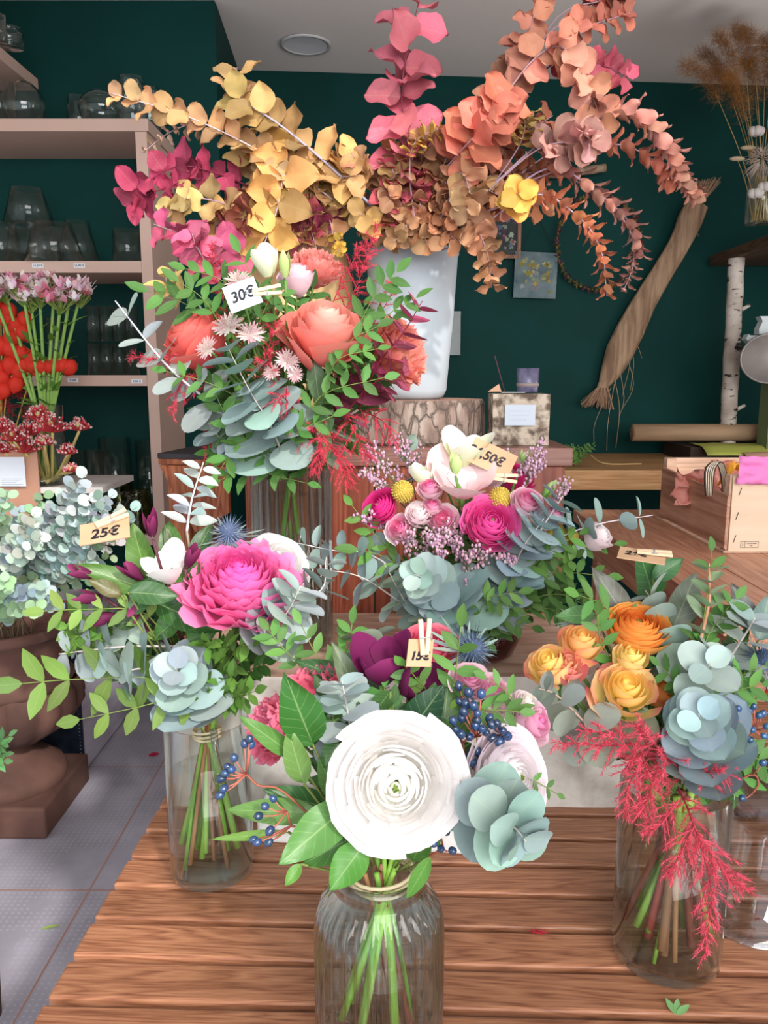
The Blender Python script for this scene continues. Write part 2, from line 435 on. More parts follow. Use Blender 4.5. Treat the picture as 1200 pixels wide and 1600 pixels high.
def craspedia(R, col=(222, 200, 110)):
    mb = MB(); mb.ball((0, 0, 0), R * .93, (205, 175, 70), 16, 10)
    n = 190
    for i in range(n):
        z = 1 - 2 * (i + .5) / n; r = sqrt(1 - z * z); a = i * 2.39996
        mb.ball(V((r * cos(a), r * sin(a), z)) * R * .95, R * .085, jit(col, .12), 5, 3)
    return mb
def eryngium(R, col=(105, 125, 165), col2=(150, 165, 180)):
    mb = MB()
    mb.ball((0, 0, 0), R * .34, (90, 105, 135), 10, 7, (1, 1, 1.2))
    n = 170
    for i in range(n):
        z = 1 - 1.75 * (i + .5) / n; r = sqrt(max(0, 1 - z * z)); a = i * 2.39996; d = V((r * cos(a), r * sin(a), z))
        L = R * ru(.62, .95) * (1.15 if z < .1 else .85); o = d.orthogonal().normalized() * R * .018; w = d.cross(o)
        p = d * R * .28; mb.add([p + o, p - o * .5 + w * .8, p - o * .5 - w * .8, d * L], [(0, 1, 3), (1, 2, 3), (2, 0, 3)], jit(mixc(col, col2, rnd()), .15))
    for i in range(16):
        a = i * 2 * pi / 16 + ru(-.15, .15); d = V((cos(a), sin(a), ru(-.35, .1)))
        leaf(mb, d * R * .2 + V((0, 0, -R * .25)), d, V((0, 0, 1)), R * ru(.9, 1.15), R * .12, jit((150, 170, 160), .15), 'lance', nt=4, nu=2)
    return mb
def astrantia(R, colb=(235, 225, 220), tipc=(190, 90, 120)):
    mb = MB()
    for i in range(20):
        a = i * 2 * pi / 20 + ru(-.08, .08); d = V((cos(a), sin(a), ru(.15, .4)))
        leaf(mb, (0, 0, 0), d, V((0, 0, 1)), R * ru(.9, 1.05), R * .22, mixc(colb, tipc, rnd() * .55), 'lance', nt=4, nu=2)
    for i in range(60):
        k = (i + .5) / 60; r = R * .55 * sqrt(k); a = i * 2.4; p = V((r * cos(a), r * sin(a), R * .05))
        e = p + V((cos(a) * R * .2 * k, sin(a) * R * .2 * k, R * (.42 - .15 * k)))
        mb.tube([p, e], [R * .012, R * .006], 3, (200, 205, 170), cap=False); mb.ball(e, R * .032, jit((228, 215, 200), .12), 4, 3)
    return mb
def heather(pts, spread, col=(225, 190, 205), nb=14, br=.0022):
    mb = MB(); st = MB(); c = curve(pts, 14); st.tube(c, [.0011, .0006], 4, (95, 90, 50))
    for k in range(nb):
        f = .25 + .75 * k / nb; p = c[min(13, int(f * 14))]; t = (c[-1] - c[0]).normalized()
        d = (t * .9 + V((ru(-1, 1), ru(-1, 1), ru(-.4, 1))) * .75).normalized(); L = spread * ru(.5, 1.1) * (1.2 - f * .5)
        e = p + d * L; st.tube([p, e], [.0007, .0004], 3, (90, 95, 50), cap=False)
        for j in range(8):
            q = p.lerp(e, .15 + .85 * j / 8) + V((ru(-1, 1), ru(-1, 1), ru(-1, 1))) * br * 1.6
            mb.ball(q, br * ru(.7, 1.1), jit(mixc(col, (180, 120, 160), rnd() * .5), .08), 6, 4, (1, 1, 1.25))
            if j % 2 == 0: leaf(st, p.lerp(e, j / 8), V((ru(-1, 1), ru(-1, 1), ru(0, 1))), V((0, -1, .3)), .008, .0012, (70, 95, 45), 'lance', nt=3, nu=2)
    return mb, st

class Bouquet:
    def __init__(s, label, B, group='tied bouquets for sale'):
        s.B = V(B); s.root = T('bouquet', label, 'bouquet', B, group)
    def put(s, mb, name, mat, M=None, parent=None, **k):
        return mb.build(name, mat, parent or s.root, M=M, **k)
    def stemto(s, pos, d, parent, r=.0016, col=(95, 130, 60), frac=.0):
        pos = V(pos); a = s.B.lerp(pos, frac); L = (pos - s.B).length
        pts = curve([a, a.lerp(pos, .5) + V((0, 0, L * .06)) - V(d) * L * .12, pos - V(d).normalized() * .004], 8)
        m = MB(); m.tube(pts, r, 6, col); return m.build('stem', M_stem, parent)
    def fl(s, name, mb, x, y, D, d, label=None, stem=(95, 130, 60), sr=.0018, back=0.0, sepal=0, mat=None, roll=None):
        d = V(d).normalized(); pos = P(x, y, D); M = align(pos, d, rnd() * 6 if roll is None else roll)
        o = mb.build(name, mat or M_petal, s.root, M=M)
        if label: o['label'] = label
        s.stemto(pos - d * back, d, o, sr, stem)
        if sepal:
            sm = MB()
            for i in range(5):
                a = i * 2 * pi / 5
                leaf(sm, (0, 0, -back), V((cos(a), sin(a), .55)), V((-cos(a), -sin(a), 1)), sepal, sepal * .35, jit((110, 140, 75), .1), 'lance', bend=.3, nt=4, nu=2)
            sm.build('sepals', M_small, o, M=M)
        return o
    def sprig(s, kind, pr, name, label=None):
        lv, st = pr; mat = {'e': M_euc, 'p': M_small, 'd': M_dry}[kind]
        o = lv.build(name, mat, s.root); st.build('stem', M_stem, o)
        if label: o['label'] = label
        return o
    def euc(s, pts, r0, r1, nodes, D=None, col=(150, 172, 168), label=None, tie=True, name='eucalyptus_sprig', **k):
        col = tuple(q * .92 for q in mixc(col, (184, 190, 184), .3))
        w = [P(q[0], q[1], q[2] if len(q) > 2 else D) for q in pts]
        if tie:
            st = MB(); st.tube(curve([s.B, s.B.lerp(w[0], .55) + V((0, .01, .01)), w[0]], 6), .0016, 5, (150, 140, 120))
        o = s.sprig('e', euc(w, r0, r1, nodes, col, **k), name, label)
        if tie: st.build('stem', M_stem, o)
        return o
    def pin(s, pts, L, pairs, D=None, col=(92, 130, 62), label=None, tie=True, **k):
        w = [P(q[0], q[1], q[2] if len(q) > 2 else D) for q in pts]
        L *= 1.12; col = tuple(q * .93 for q in mixc(col, (70, 102, 40), .3))
        if tie: w = [s.B.lerp(w[0], .55)] + w if (s.B - w[0]).length > .05 else w
        return s.sprig('p', pinnate(w, L, pairs, col, **k), 'pistache_sprig', label)
    def leaf(s, x0, y0, x1, y1, D0, D1, wpx, col, n=(0, -1, .6), shape='ovate', bend=.12, cup=.25, wav=.25, label=None, rim=None):
        a, b = P(x0, y0, D0), P(x1, y1, D1); m = MB(); L = (b - a).length; col = tuple(q * .84 for q in col)
        leaf(m, a, b - a, n, L, S(wpx, (D0 + D1) / 2), col, shape, bend=bend, cup=cup, nt=10, nu=6, wav=wav, rim=rim)
        o = m.build('leaf', M_leaf, s.root)
        if label: o['label'] = label
        sm = MB(); sm.tube([s.B.lerp(a, .5), a], .0012, 5, (110, 120, 60)); sm.build('stem', M_stem, o); return o
    def plume(s, pts, width, D=None, col=(228, 96, 116), nb=22, dens=1.0, label=None):
        w = [P(q[0], q[1], q[2] if len(q) > 2 else D) for q in pts]
        o = plume(w, width, col, nb, dens).build('asparagus_plume', M_plume, s.root, smooth=False)
        if label: o['label'] = label
        return o
    def heath(s, pts, spread, D=None, **k):
        w = [P(q[0], q[1], q[2] if len(q) > 2 else D) for q in pts]
        mb, st = heather(w, spread, **k); o = mb.build('heather_sprig', M_petal, s.root); st.build('twig', M_small, o)
    def berries(s, joints, spots, D, r=.0042, col=(38, 62, 98), label=None):
        """joints: pixel polyline of the main stalk; spots: pixel berries"""
        st = MB(); js = [P(x, y, D + .006) for x, y in joints]
        st.tube(curve([s.B.lerp(js[0], .6)] + js, 10), .0011, 5, (150, 85, 65))
        pos = []
        for (x, y) in spots:
            p = P(x, y, D + ru(-.012, .008)); j = min(js, key=lambda q: (q - p).length)
            st.tube([j, j.lerp(p, .5) + V((0, 0, -.002)), p], [.0009, .0007, .0006], 4, (185, 105, 90)); pos.append((p, (p - j)))
        o = st.build('berry_stalk', M_stem, s.root)
        if label: o['label'] = label
        for p, d in pos:
            b = MB(); rr = r * ru(.85, 1.1); b.ball((0, 0, 0), rr, jit(col, .2), 10, 7, (1, 1, 1.2)); b.ball((0, 0, rr * 1.2), rr * .22, (20, 25, 40), 5, 3)
            b.build('berry', M_berry, o, M=align(p, d if d.length > 1e-4 else (0, 0, 1)))
    def fill(s, n, cx, cy, rx, ry, D0, D1, L=.02, col=(84, 118, 55), kind='p', yb=None, pairs=6):
        for i in range(n):
            a = rnd() * 2 * pi; q = sqrt(rnd()) * .95; x = cx + rx * q * cos(a); y = cy + ry * q * sin(a)
            D = ru(D0, D1); e = P(x, y, D); b = s.B.lerp(e, ru(.35, .5))
            mid = b.lerp(e, .5) + V((0, 0, .012))
            if kind == 'p': s.sprig('p', pinnate([b, mid, e], L * ru(.8, 1.2), pairs, jit(col, .15)), 'pistache_sprig')
            else: s.sprig('e', euc([b, mid, e], L * .5, L * .3, 6, jit(col, .08)), 'eucalyptus_sprig')
    def below(s, n, z, rr, c, cols, r=.0022, neck=None):
        c = V(c)
        for i in range(n):
            a = 2 * pi * i / n + ru(-.3, .3); q = rr * ru(.55, 1)
            a2 = a + pi + ru(-.5, .5); top = s.B + V((cos(a2), sin(a2), 0)) * ru(.002, neck or .012) + V((0, 0, ru(.01, .03)))
            bot = V((c.x + q * cos(a), c.y + q * sin(a), z + ru(.004, .03)))
            m = MB(); col = random.choice(cols); m.tube(curve([top, top.lerp(bot, .5) + V((ru(-.004, .004), ru(-.004, .004), 0)), bot], 6), r * ru(.6, 1.4), 7, col)
            m.build('stem', M_stem, s.root)

def text(s, size, M, parent, col=(25, 22, 22), name='writing', shear=.15, off=.0006):
    cu = bpy.data.curves.new('t', 'FONT'); cu.body = s; cu.size = size; cu.align_x = 'CENTER'; cu.align_y = 'CENTER'; cu.shear = shear; cu.offset = off; cu.extrude = .00015
    o = bpy.data.objects.new('t', cu); COL.objects.link(o)
    bpy.context.view_layer.update(); me = bpy.data.meshes.new_from_object(o); bpy.data.objects.remove(o); me.name = name
    mt = bpy.data.materials.get('ink_%d_%d_%d' % tuple(col)) or plain('ink_%d_%d_%d' % tuple(col), col, rough=.6)
    me.materials.clear(); me.materials.append(mt); q = bpy.data.objects.new(name, me); COL.objects.link(q); place(q, M, parent); return q
def facecam(pos, yaw=0, tilt=0, roll=0):
    """frame with local x right, y up, z toward the viewer"""
    return Matrix.Translation(V(pos)) @ Matrix.Rotation(yaw, 4, 'Z') @ Matrix.Rotation(pi / 2 + tilt, 4, 'X') @ Matrix.Rotation(roll, 4, 'Z')
# ================================================================ SETTING
M_wall = plain('teal_paint', (3, 53, 50), (4, 59, 56), rough=.65, scale=3, spec=.15)
M_ceil = plain('grey_ceiling', (236, 228, 224), (240, 232, 228), rough=.9, scale=2)
def floor_mat():
    m, nt, b = newmat('floor_tiles'); tc = coords(nt)
    sp = N(nt, 'ShaderNodeSeparateXYZ'); nt.links.new(tc, sp.inputs[0])
    def line(o, off, pitch, w):
        q = mathn(nt, 'FRACT', mathn(nt, 'DIVIDE', mathn(nt, 'SUBTRACT', o, off), pitch))
        return mathn(nt, 'LESS_THAN', mathn(nt, 'MINIMUM', q, mathn(nt, 'SUBTRACT', 1, q)), w)
    g = mathn(nt, 'MAXIMUM', line(sp.outputs[0], -.795, .69, .004), line(sp.outputs[1], 1.957, .69, .004))
    fx = mathn(nt, 'SUBTRACT', mathn(nt, 'FRACT', mathn(nt, 'MULTIPLY', sp.outputs[0], 62)), .5)
    fy = mathn(nt, 'SUBTRACT', mathn(nt, 'FRACT', mathn(nt, 'MULTIPLY', sp.outputs[1], 62)), .5)
    dd = mathn(nt, 'SQRT', mathn(nt, 'ADD', mathn(nt, 'MULTIPLY', fx, fx), mathn(nt, 'MULTIPLY', fy, fy)))
    patch = mathn(nt, 'GREATER_THAN', noisen(nt, 2.6, 2, vec=tc).outputs[0], .47)
    dot = mathn(nt, 'MULTIPLY', mathn(nt, 'LESS_THAN', dd, .22), patch)
    base = ramp(nt, noisen(nt, 5, 6, vec=tc).outputs[0], [(.3, C(150, 146, 158)), (.7, C(182, 178, 192))])
    c = mixn(nt, mathn(nt, 'MULTIPLY', dot, .3), base, C(205, 205, 212))
    c = mixn(nt, g, c, C(168, 130, 120)); nt.links.new(c, b.inputs['Base Color']); setp(b, Roughness=.55)
    return m
m = MB(); m.box((-2.6, -1.5, -.05), (2.4, 4.6, 0)); struct(m.build('floor', floor_mat(), smooth=False))
m = MB(); m.box((-2.6, .9, 2.79), (2.4, 4.6, 2.87)); struct(m.build('ceiling', M_ceil, smooth=False))
m = MB(); m.box((-2.5, 3.36, 0), (-.652, 3.42, 2.79)); m.add([(-.712, 3.41, 0), (-.652, 3.41, 0), (-.694, 4.2, 0), (-.76, 4.2, 0), (-.712, 3.41, 2.79), (-.652, 3.41, 2.79), (-.694, 4.2, 2.79), (-.76, 4.2, 2.79)], [(0, 3, 2, 1), (4, 5, 6, 7), (0, 1, 5, 4), (1, 2, 6, 5), (2, 3, 7, 6), (3, 0, 4, 7)], (7, 62, 64))
struct(m.build('wall_left', M_wall, smooth=False))
def wally(x): return 4.07 + .08 * (x + .69)
m = MB(); vs = [(-.8, wally(-.8), 0), (2.3, wally(2.3), 0), (2.3, wally(2.3) + .1, 0), (-.8, wally(-.8) + .1, 0)]; m.add(vs + [(a, b, 2.79) for a, b, c in vs], [(0, 3, 2, 1), (4, 5, 6, 7), (0, 1, 5, 4), (1, 2, 6, 5), (2, 3, 7, 6), (3, 0, 4, 7)], (7, 62, 64))
struct(m.build('wall_back', M_wall, smooth=False))
m = MB(); m.box((2.3, .9, 0), (2.4, 4.5, 2.79)); M_bounce = plain('bounce_white', (236, 232, 226), rough=.8)  # white put on the unseen walls to bounce light up to the ceiling
struct(m.build('wall_right', M_bounce, smooth=False))
m = MB(); m.box((-2.6, .9, 0), (-2.5, 4.5, 2.79)); struct(m.build('wall_side', M_bounce, smooth=False))
def DW(x, off=.03):
    r = (x - 600) / FPX; return (4.07 + .0552) / (1 - .08 * r) - off
m = MB(); m.box((1.12, -2.8, 2.62), (3.4, .6, 2.66)); m.box((1.12, -2.8, 2.50), (1.15, .6, 2.6195))  # unseen overhead panel added to keep the sun off the right side
o = struct(m.build('sun_blocker_1', plain('blocker_grey', (120, 118, 112)), smooth=False))
m = MB(); m.box((-2.6, .9, 2.46), (2.4, 1.0, 2.789)); struct(m.build('sun_lintel', M_bounce, smooth=False))  # unseen lintel added to limit how far the sun reaches in
# downlights
M_trim = plain('white_trim', (205, 205, 205), rough=.4); M_lens = plain('frosted_lens', (225, 225, 230), rough=.35)
for (x, y, r, lab) in ((478, 70, .108, 'round recessed downlight in the grey ceiling above the gold leaves'), (1175, 80, .075, 'small round recessed spotlight in the ceiling above the dried pampas grass')):
    c = PZ(x, y, 2.785); t = T('ceiling_light', lab, 'light', c)
    m = MB(); m.lathe([(r * .86, 0), (r * .86, -.004), (r, -.006), (r * 1.02, .002)], c, 40, (215, 215, 215)); m.build('trim_ring', M_trim, t)
    m = MB(); m.lathe([(0, .003), (r * .5, .001), (r * .88, -.003)], c, 32, (230, 230, 230)); m.build('diffuser', M_lens, t)

# ---------------------------------------------------------------- slatted table
M_slat = wood('oiled_slat', (118, 72, 50), (152, 100, 72), (172, 120, 88), axis=0, rough=.4, scale=2.4, objrand=.28)
TB = Matrix.Translation(V((-.34, .68, .75))) @ Matrix.Rotation(radians(-1.9), 4, 'Z')
tab = T('slatted_table', 'oiled wooden slatted garden table carrying the front bouquets', 'table', (0, .9, 0))
pitch = .0607
for k in range(-4, 14):
    y0 = k * pitch - .030; m = MB(); m.box((-.002, y0 + .005, -.034), (1.12, y0 + pitch - .005, 0))
    m.build('slat', M_slat, tab, M=TB, smooth=False, bevel=.003)
m = MB()
for x in (.06, .55, 1.04): m.box((x, -.26, -.07), (x + .045, .81, -.0345))
m.build('frame', M_slat, tab, M=TB, smooth=False)
for (x, y) in ((.06, -.2), (1.0, -.2), (.06, .74), (1.0, .74)):
    m = MB(); m.box((x, y, -.75), (x + .05, y + .05, -.0705)); m.build('leg', M_slat, tab, M=TB, smooth=False)

# ---------------------------------------------------------------- wood block the rear vases stand on
def roughbox(name, x0, x1, y0, y1, z0, z1, mat, label, cat, amp=.006, seg=14, chop=None):
    m = MB(); n = seg; ring = []
    for (a, b) in (((x0, y0), (x1, y0)), ((x1, y0), (x1, y1)), ((x1, y1), (x0, y1)), ((x0, y1), (x0, y0))):
        for i in range(n): ring.append((a[0] + (b[0] - a[0]) * i / n, a[1] + (b[1] - a[1]) * i / n))
    pts = []; lev = 6
    cx, cy = (x0 + x1) / 2, (y0 + y1) / 2
    for j in range(lev + 1):
        z = z0 + (z1 - z0) * j / lev
        for (x, y) in ring:
            q = noise.noise(V((x * 14, y * 14, z * 9))) * amp
            sh = 1 - (.008 if j in (0, lev) else 0)
            pts.append(((cx + (x - cx) * sh + q), cy + (y - cy) * sh + noise.noise(V((x * 11 + 5, y * 13, z * 8))) * amp, z))
    N_ = len(ring); m.grid(pts, N_, lev + 1, (200, 180, 160), wrap=True)
    b0 = lev * N_; m.f.append(tuple(range(b0, b0 + N_))); m.f.append(tuple(range(N_))[::-1])
    o = m.build(name, mat, smooth=False, origin=((x0 + x1) / 2, (y0 + y1) / 2, z0)); tag(o, label, cat); return o
def blockmat():
    m, nt, b = newmat('weathered_block'); tc = coords(nt)
    ge = N(nt, 'ShaderNodeNewGeometry'); sp = N(nt, 'ShaderNodeSeparateXYZ'); nt.links.new(ge.outputs['True Normal'], sp.inputs[0])
    top = mathn(nt, 'GREATER_THAN', sp.outputs[2], .6)
    g = ramp(nt, noisen(nt, 9, 6, vec=coords(nt, (1, 5, 5))).outputs[0], [(.3, C(150, 112, 92)), (.7, C(198, 166, 146))])
    s = ramp(nt, noisen(nt, 14, 7, vec=tc).outputs[0], [(.28, C(160, 148, 138)), (.5, C(214, 206, 198)), (.8, C(232, 226, 218))])
    vo = noisen(nt, 70, vec=tc, typ='ShaderNodeTexVoronoi'); sp1 = mathn(nt, 'LESS_THAN', vo.outputs[0], .13)
    s = mixn(nt, mathn(nt, 'MULTIPLY', sp1, .8), s, C(70, 60, 55))
    vo2 = noisen(nt, 38, vec=coords(nt, (1, 2.2, 1)), typ='ShaderNodeTexVoronoi'); g = mixn(nt, mathn(nt, 'MULTIPLY', mathn(nt, 'LESS_THAN', vo2.outputs[0], .13), .8), g, C(62, 40, 32))
    nt.links.new(mixn(nt, top, s, g), b.inputs['Base Color']); setp(b, Roughness=.8)
    bp = N(nt, 'ShaderNodeBump'); bp.inputs['Strength'].default_value = .5; bp.inputs['Distance'].default_value = .004
    nt.links.new(noisen(nt, 40, 6, vec=tc).outputs[0], bp.inputs['Height']); nt.links.new(bp.outputs[0], b.inputs['Normal']); return m
M_block = blockmat()
roughbox('timber_block', -.31, .375, 1.075, 1.385, .75, .95, M_block, 'thick weathered timber block with whitewashed sides standing on the slatted table', 'block', seg=24)
m = MB(); m.box((-.15, -.035, 0), (.15, .035, .045), (225, 222, 218)); o = m.build('plaster_brick', plain('white_plaster', (225, 222, 220), (240, 238, 236), rough=.85, scale=60, bump=.4), M=Matrix.Translation((-.018, 1.006, .75)) @ Matrix.Rotation(radians(-6), 4, 'Z'), smooth=False, bevel=.004)
tag(o, 'small white plaster brick lying on the slats in front of the timber block', 'brick')

# ---------------------------------------------------------------- brown pedestal, tree slab, cork box
M_ped = wood('stained_pedestal', (104, 46, 32), (132, 66, 46), (152, 84, 60), axis=2, rough=.42, scale=1.0)
M_pedtop = wood('stained_pedestal_top', (116, 76, 66), (134, 92, 80), (150, 108, 96), axis=0, rough=.4)
ped = T('wooden_pedestal', 'reddish brown wooden plank pedestal behind the pink bouquets', 'pedestal', (.05, 1.75, 0))
m = MB(); m.box((-.285, 1.595, 1.19), (.378, 1.905, 1.227)); m.build('top', M_pedtop, ped, smooth=False, bevel=.003)
for i in range(5):
    x0 = -.275 + i * .1285; m = MB(); m.box((x0, 1.605, .02), (x0 + .1265, 1.625, 1.189)); m.build('plank', M_ped, ped, smooth=False, bevel=.002)
for x in (-.275, .350):
    m = MB(); m.box((x, 1.626, .0), (x + .018, 1.895, 1.189)); m.build('side_panel', M_ped, ped, smooth=False)
def barkmat():
    m, nt, b = newmat('bark'); tc = coords(nt, (1, 1, .4))
    ge = N(nt, 'ShaderNodeNewGeometry'); sp = N(nt, 'ShaderNodeSeparateXYZ'); nt.links.new(ge.outputs['True Normal'], sp.inputs[0])
    top = mathn(nt, 'GREATER_THAN', sp.outputs[2], .7)
    nz = noisen(nt, 26, 8, vec=tc); wv = N(nt, 'ShaderNodeVectorMath', operation='MULTIPLY_ADD'); nt.links.new(nz.outputs[1], wv.inputs[0]); wv.inputs[1].default_value = (.05, .05, .05); nt.links.new(tc, wv.inputs[2])
    vo = noisen(nt, 40, vec=wv.outputs[0], typ='ShaderNodeTexVoronoi'); vo.feature = 'DISTANCE_TO_EDGE'
    c = ramp(nt, nz.outputs[0], [(.3, C(96, 78, 70)), (.5, C(142, 120, 108)), (.72, C(174, 158, 146))])
    cr = mathn(nt, 'SUBTRACT', 1, mathn(nt, 'MULTIPLY', vo.outputs[0], 14), True)
    cr = mathn(nt, 'MULTIPLY', cr, mathn(nt, 'MULTIPLY', nz.outputs[0], 1.5), True)
    c = mixn(nt, mathn(nt, 'MULTIPLY', cr, .8), c, C(58, 42, 36))
    tp = ramp(nt, noisen(nt, 20, 4, vec=tc).outputs[0], [(.3, C(150, 104, 88)), (.7, C(190, 150, 130))])
    nt.links.new(mixn(nt, top, c, tp), b.inputs['Base Color']); setp(b, Roughness=.85)
    bp = N(nt, 'ShaderNodeBump'); bp.inputs['Strength'].default_value = .9; bp.inputs['Distance'].default_value = .006
    h = mathn(nt, 'ADD', mathn(nt, 'MULTIPLY', cr, -.8), nz.outputs[0]); nt.links.new(h, bp.inputs['Height']); nt.links.new(bp.outputs[0], b.inputs['Normal']); return m
M_bark = barkmat()
m = MB(); n = 96; pts = []; cx, cy = .058, 1.765; prof = [(.96, 0), (1, .006), (1.0, .045), (.985, .085), (.96, .0915)]
for r, z in prof:
    for i in range(n):
        a = 2 * pi * i / n; q = .163 * r * (1 + .035 * noise.noise(V((cos(a) * 2.2, sin(a) * 2.2, 0))) + .018 * noise.noise(V((cos(a) * 14, sin(a) * 14, z * 22))))
        pts.append((cx + q * cos(a), cy + q * .86 * sin(a), 1.2272 + z))
m.grid(pts, n, len(prof), (150, 130, 110), wrap=True); m.f.append(tuple(range((len(prof) - 1) * n, len(prof) * n))); m.f.append(tuple(range(n))[::-1])
o = m.build('tree_slab', M_bark, smooth=False, origin=(cx, cy, 1.2272)); tag(o, 'thick tree trunk slice with rough bark lying on the wooden pedestal', 'tree slab')
SLZ = 1.2272 + .0915
# pale pot
pot = T('white_pot', 'tall matt pale grey pot standing on the tree slab, holding autumn branches', 'pot', (.06, 1.775, SLZ))
def lathe_obj(name, prof, c, mat, parent, n=56, col=(200, 200, 200), **k):
    m = MB(); m.lathe(prof, c, n, col, **k); return m.build(name, mat, parent)
lathe_obj('body', [(0, 0), (.058, 0), (.070, .006), (.0765, .02), (.090, .18), (.0975, .300), (.0995, .303), (.0995, .312), (.094, .314), (.090, .30), (.07, .03), (0, .02)], (.06, 1.775, SLZ), plain('pale_ceramic', (168, 178, 186), (180, 188, 194), rough=.62, scale=5), pot)
# brass pot (left)
bp_ = T('brass_pot', 'round satin brass pot behind the coral rose bouquet', 'pot', (-.235, 1.79, 1.2275))
lathe_obj('body', [(0, 0), (.09, 0), (.112, .02), (.130, .12), (.137, .24), (.131, .34), (.118, .40), (.112, .41), (.108, .40), (.12, .33), (.12, .05), (0, .02)], (-.2, 1.79, 1.2275), plain('satin_brass', (196, 160, 112), (206, 172, 124), rough=.38, metal=.35, scale=4), bp_)
# cork box
M_cork = plain('cork', (98, 82, 70), (192, 176, 158), rough=.9, scale=48, bump=1, detail=8, lo=.4, hi=.6)
o = roughbox('cork_block', .222, .340, 1.645, 1.745, 1.2275, 1.332, M_cork, 'square cork bark block with a small white card on its front', 'box', amp=.004, seg=12)

m = MB(); M1 = facecam((.277, 1.6385, 1.290)); m.box((-.031, -.021, 0), (.031, .021, .0008)); c_ = m.build('label_card', plain('white_card', (186, 194, 206), rough=.5), o, M=M1, smooth=False)
WM[c_.name] = M1
for r_ in range(3):
    m = MB(); xx = -.022
    while xx < .022 - r_ * .004:
        l = ru(.003, .007); m.box((xx, .008 - r_ * .009, .0009), (xx + l, .0092 - r_ * .009, .0012)); xx += l + .0022
    m.build('faint_writing', plain('faint_ink%d' % r_, (178, 182, 192)), c_, M=M1, smooth=False)
m = MB(); c = P(824, 612, 1.70); c.z = 1.3345; lz = [(0, 0), (.020, 0), (.0215, .003), (.0235, .050), (.0215, .050), (.0195, .012), (0, .010)]; t = T('candle_glass', 'small smoky purple tealight glass on the cork block', 'glass', c)
lathe_obj('cup', lz, c, plain('smoky_purple', (78, 74, 100), (112, 108, 134), rough=.3, scale=60), t, 32)
lathe_obj('rim_band', [(.0222, .012), (.0232, .0125), (.0236, .018), (.0226, .019)], c, plain('dusty_band', (140, 124, 122), rough=.6), t, 32)
a = P(789, 613, 1.69); a.z = 1.335
m = MB(); m.tube([a, P(773, 556, 1.70)], .0009, 5, (92, 50, 60)); tag(m.build('incense_stick', M_stem, origin=a), 'thin dark red incense stick leaning up from the cork block', 'stick')
m = MB(); m.box((-.018, -.012, 0), (.03, .012, .0012)); tag(m.build('paper_slip', plain('slip_paper', (205, 205, 205)), M=Matrix.Translation((.262, 1.685, 1.3345)), smooth=False), 'pale paper slip lying on the cork block', 'paper')
m = MB(); q = P(775, 612, 1.69); m.add([q + V((-.017, 0, 0)), q + V((.012, .004, 0)), q + V((.006, .002, .016)), q + V((-.017, .001, 0)), q + V((.012, .005, 0)), q + V((.006, .003, .016))], [(0, 1, 2), (3, 5, 4), (0, 2, 5, 3), (1, 4, 5, 2)], (190, 150, 120)); tag(m.build('folded_card', M_paint, smooth=False), 'little folded kraft card standing on the cork block', 'card')

# ---------------------------------------------------------------- shelf unit (left)
M_lam = plain('beige_laminate', (196, 166, 152), (204, 174, 160), rough=.5, scale=3)
sh = T('shelf_unit', 'beige laminate shelf unit against the green wall at left', 'shelf', (-1.5, 3.17, 0))
m = MB(); m.box((-.873, 2.99, 0), (-.833, 3.355, 2.212)); m.build('upright', M_lam, sh, smooth=False)
m = MB(); m.box((-2.3, 2.99, 0), (-2.26, 3.355, 2.212)); m.build('upright', M_lam, sh, smooth=False)
shz = {}
for k, (z0, z1) in enumerate(((2.2136, 2.255), (1.735, 1.775), (1.331, 1.370), (.73, .77))):
    m = MB(); m.box((-2.3 if k == 0 else -2.259, 2.99, z0), (-.826 if k == 0 else -.874, 3.355, z1)); m.build('shelf', M_lam, sh, smooth=False)
M_tag = plain('price_label', (232, 236, 242), rough=.4)
for (x, y, s_) in ((59, 415, '14,50 €'), (124, 415, '16,90 €'), (114, 594, '7,50€'), (42, 593, '7,50€'), (214, 596, '9,50 €')):
    q = P(x, y, 2.989); mm = facecam(q); m = MB(); w = .020; m.box((-w, -.0075, 0), (w, .0075, .0008))
    o = m.build('price_label', M_tag, M=mm, smooth=False); tag(o, 'small white price label reading %s on the %s shelf edge' % (s_, 'upper' if y < 500 else 'lower'), 'price label', 'price labels on the shelf edges')
    if x == 42: o['label'] = 'leftmost small white price label on the lower shelf edge, reading 7,50€'
    text(s_, .0115, mm @ Matrix.Translation((0, 0, .001)), o, (60, 62, 90), shear=0, off=.0002)
m = MB(); m.box((-2.3, 2.55, 2.62 - .05), (-1.31, 3.355, 2.62))
cx = P(50, 125, 3.3); m = MB(); m.box((-2.3, 2.2, cx.z - .02), (cx.x, 3.355, cx.z + .022)); hz = cx.z + .022
tag(m.build('wall_shelf', M_lam, smooth=False, origin=(cx.x, 3.3, cx.z)), 'short beige wall shelf in the top left corner above the shelf unit', 'shelf')
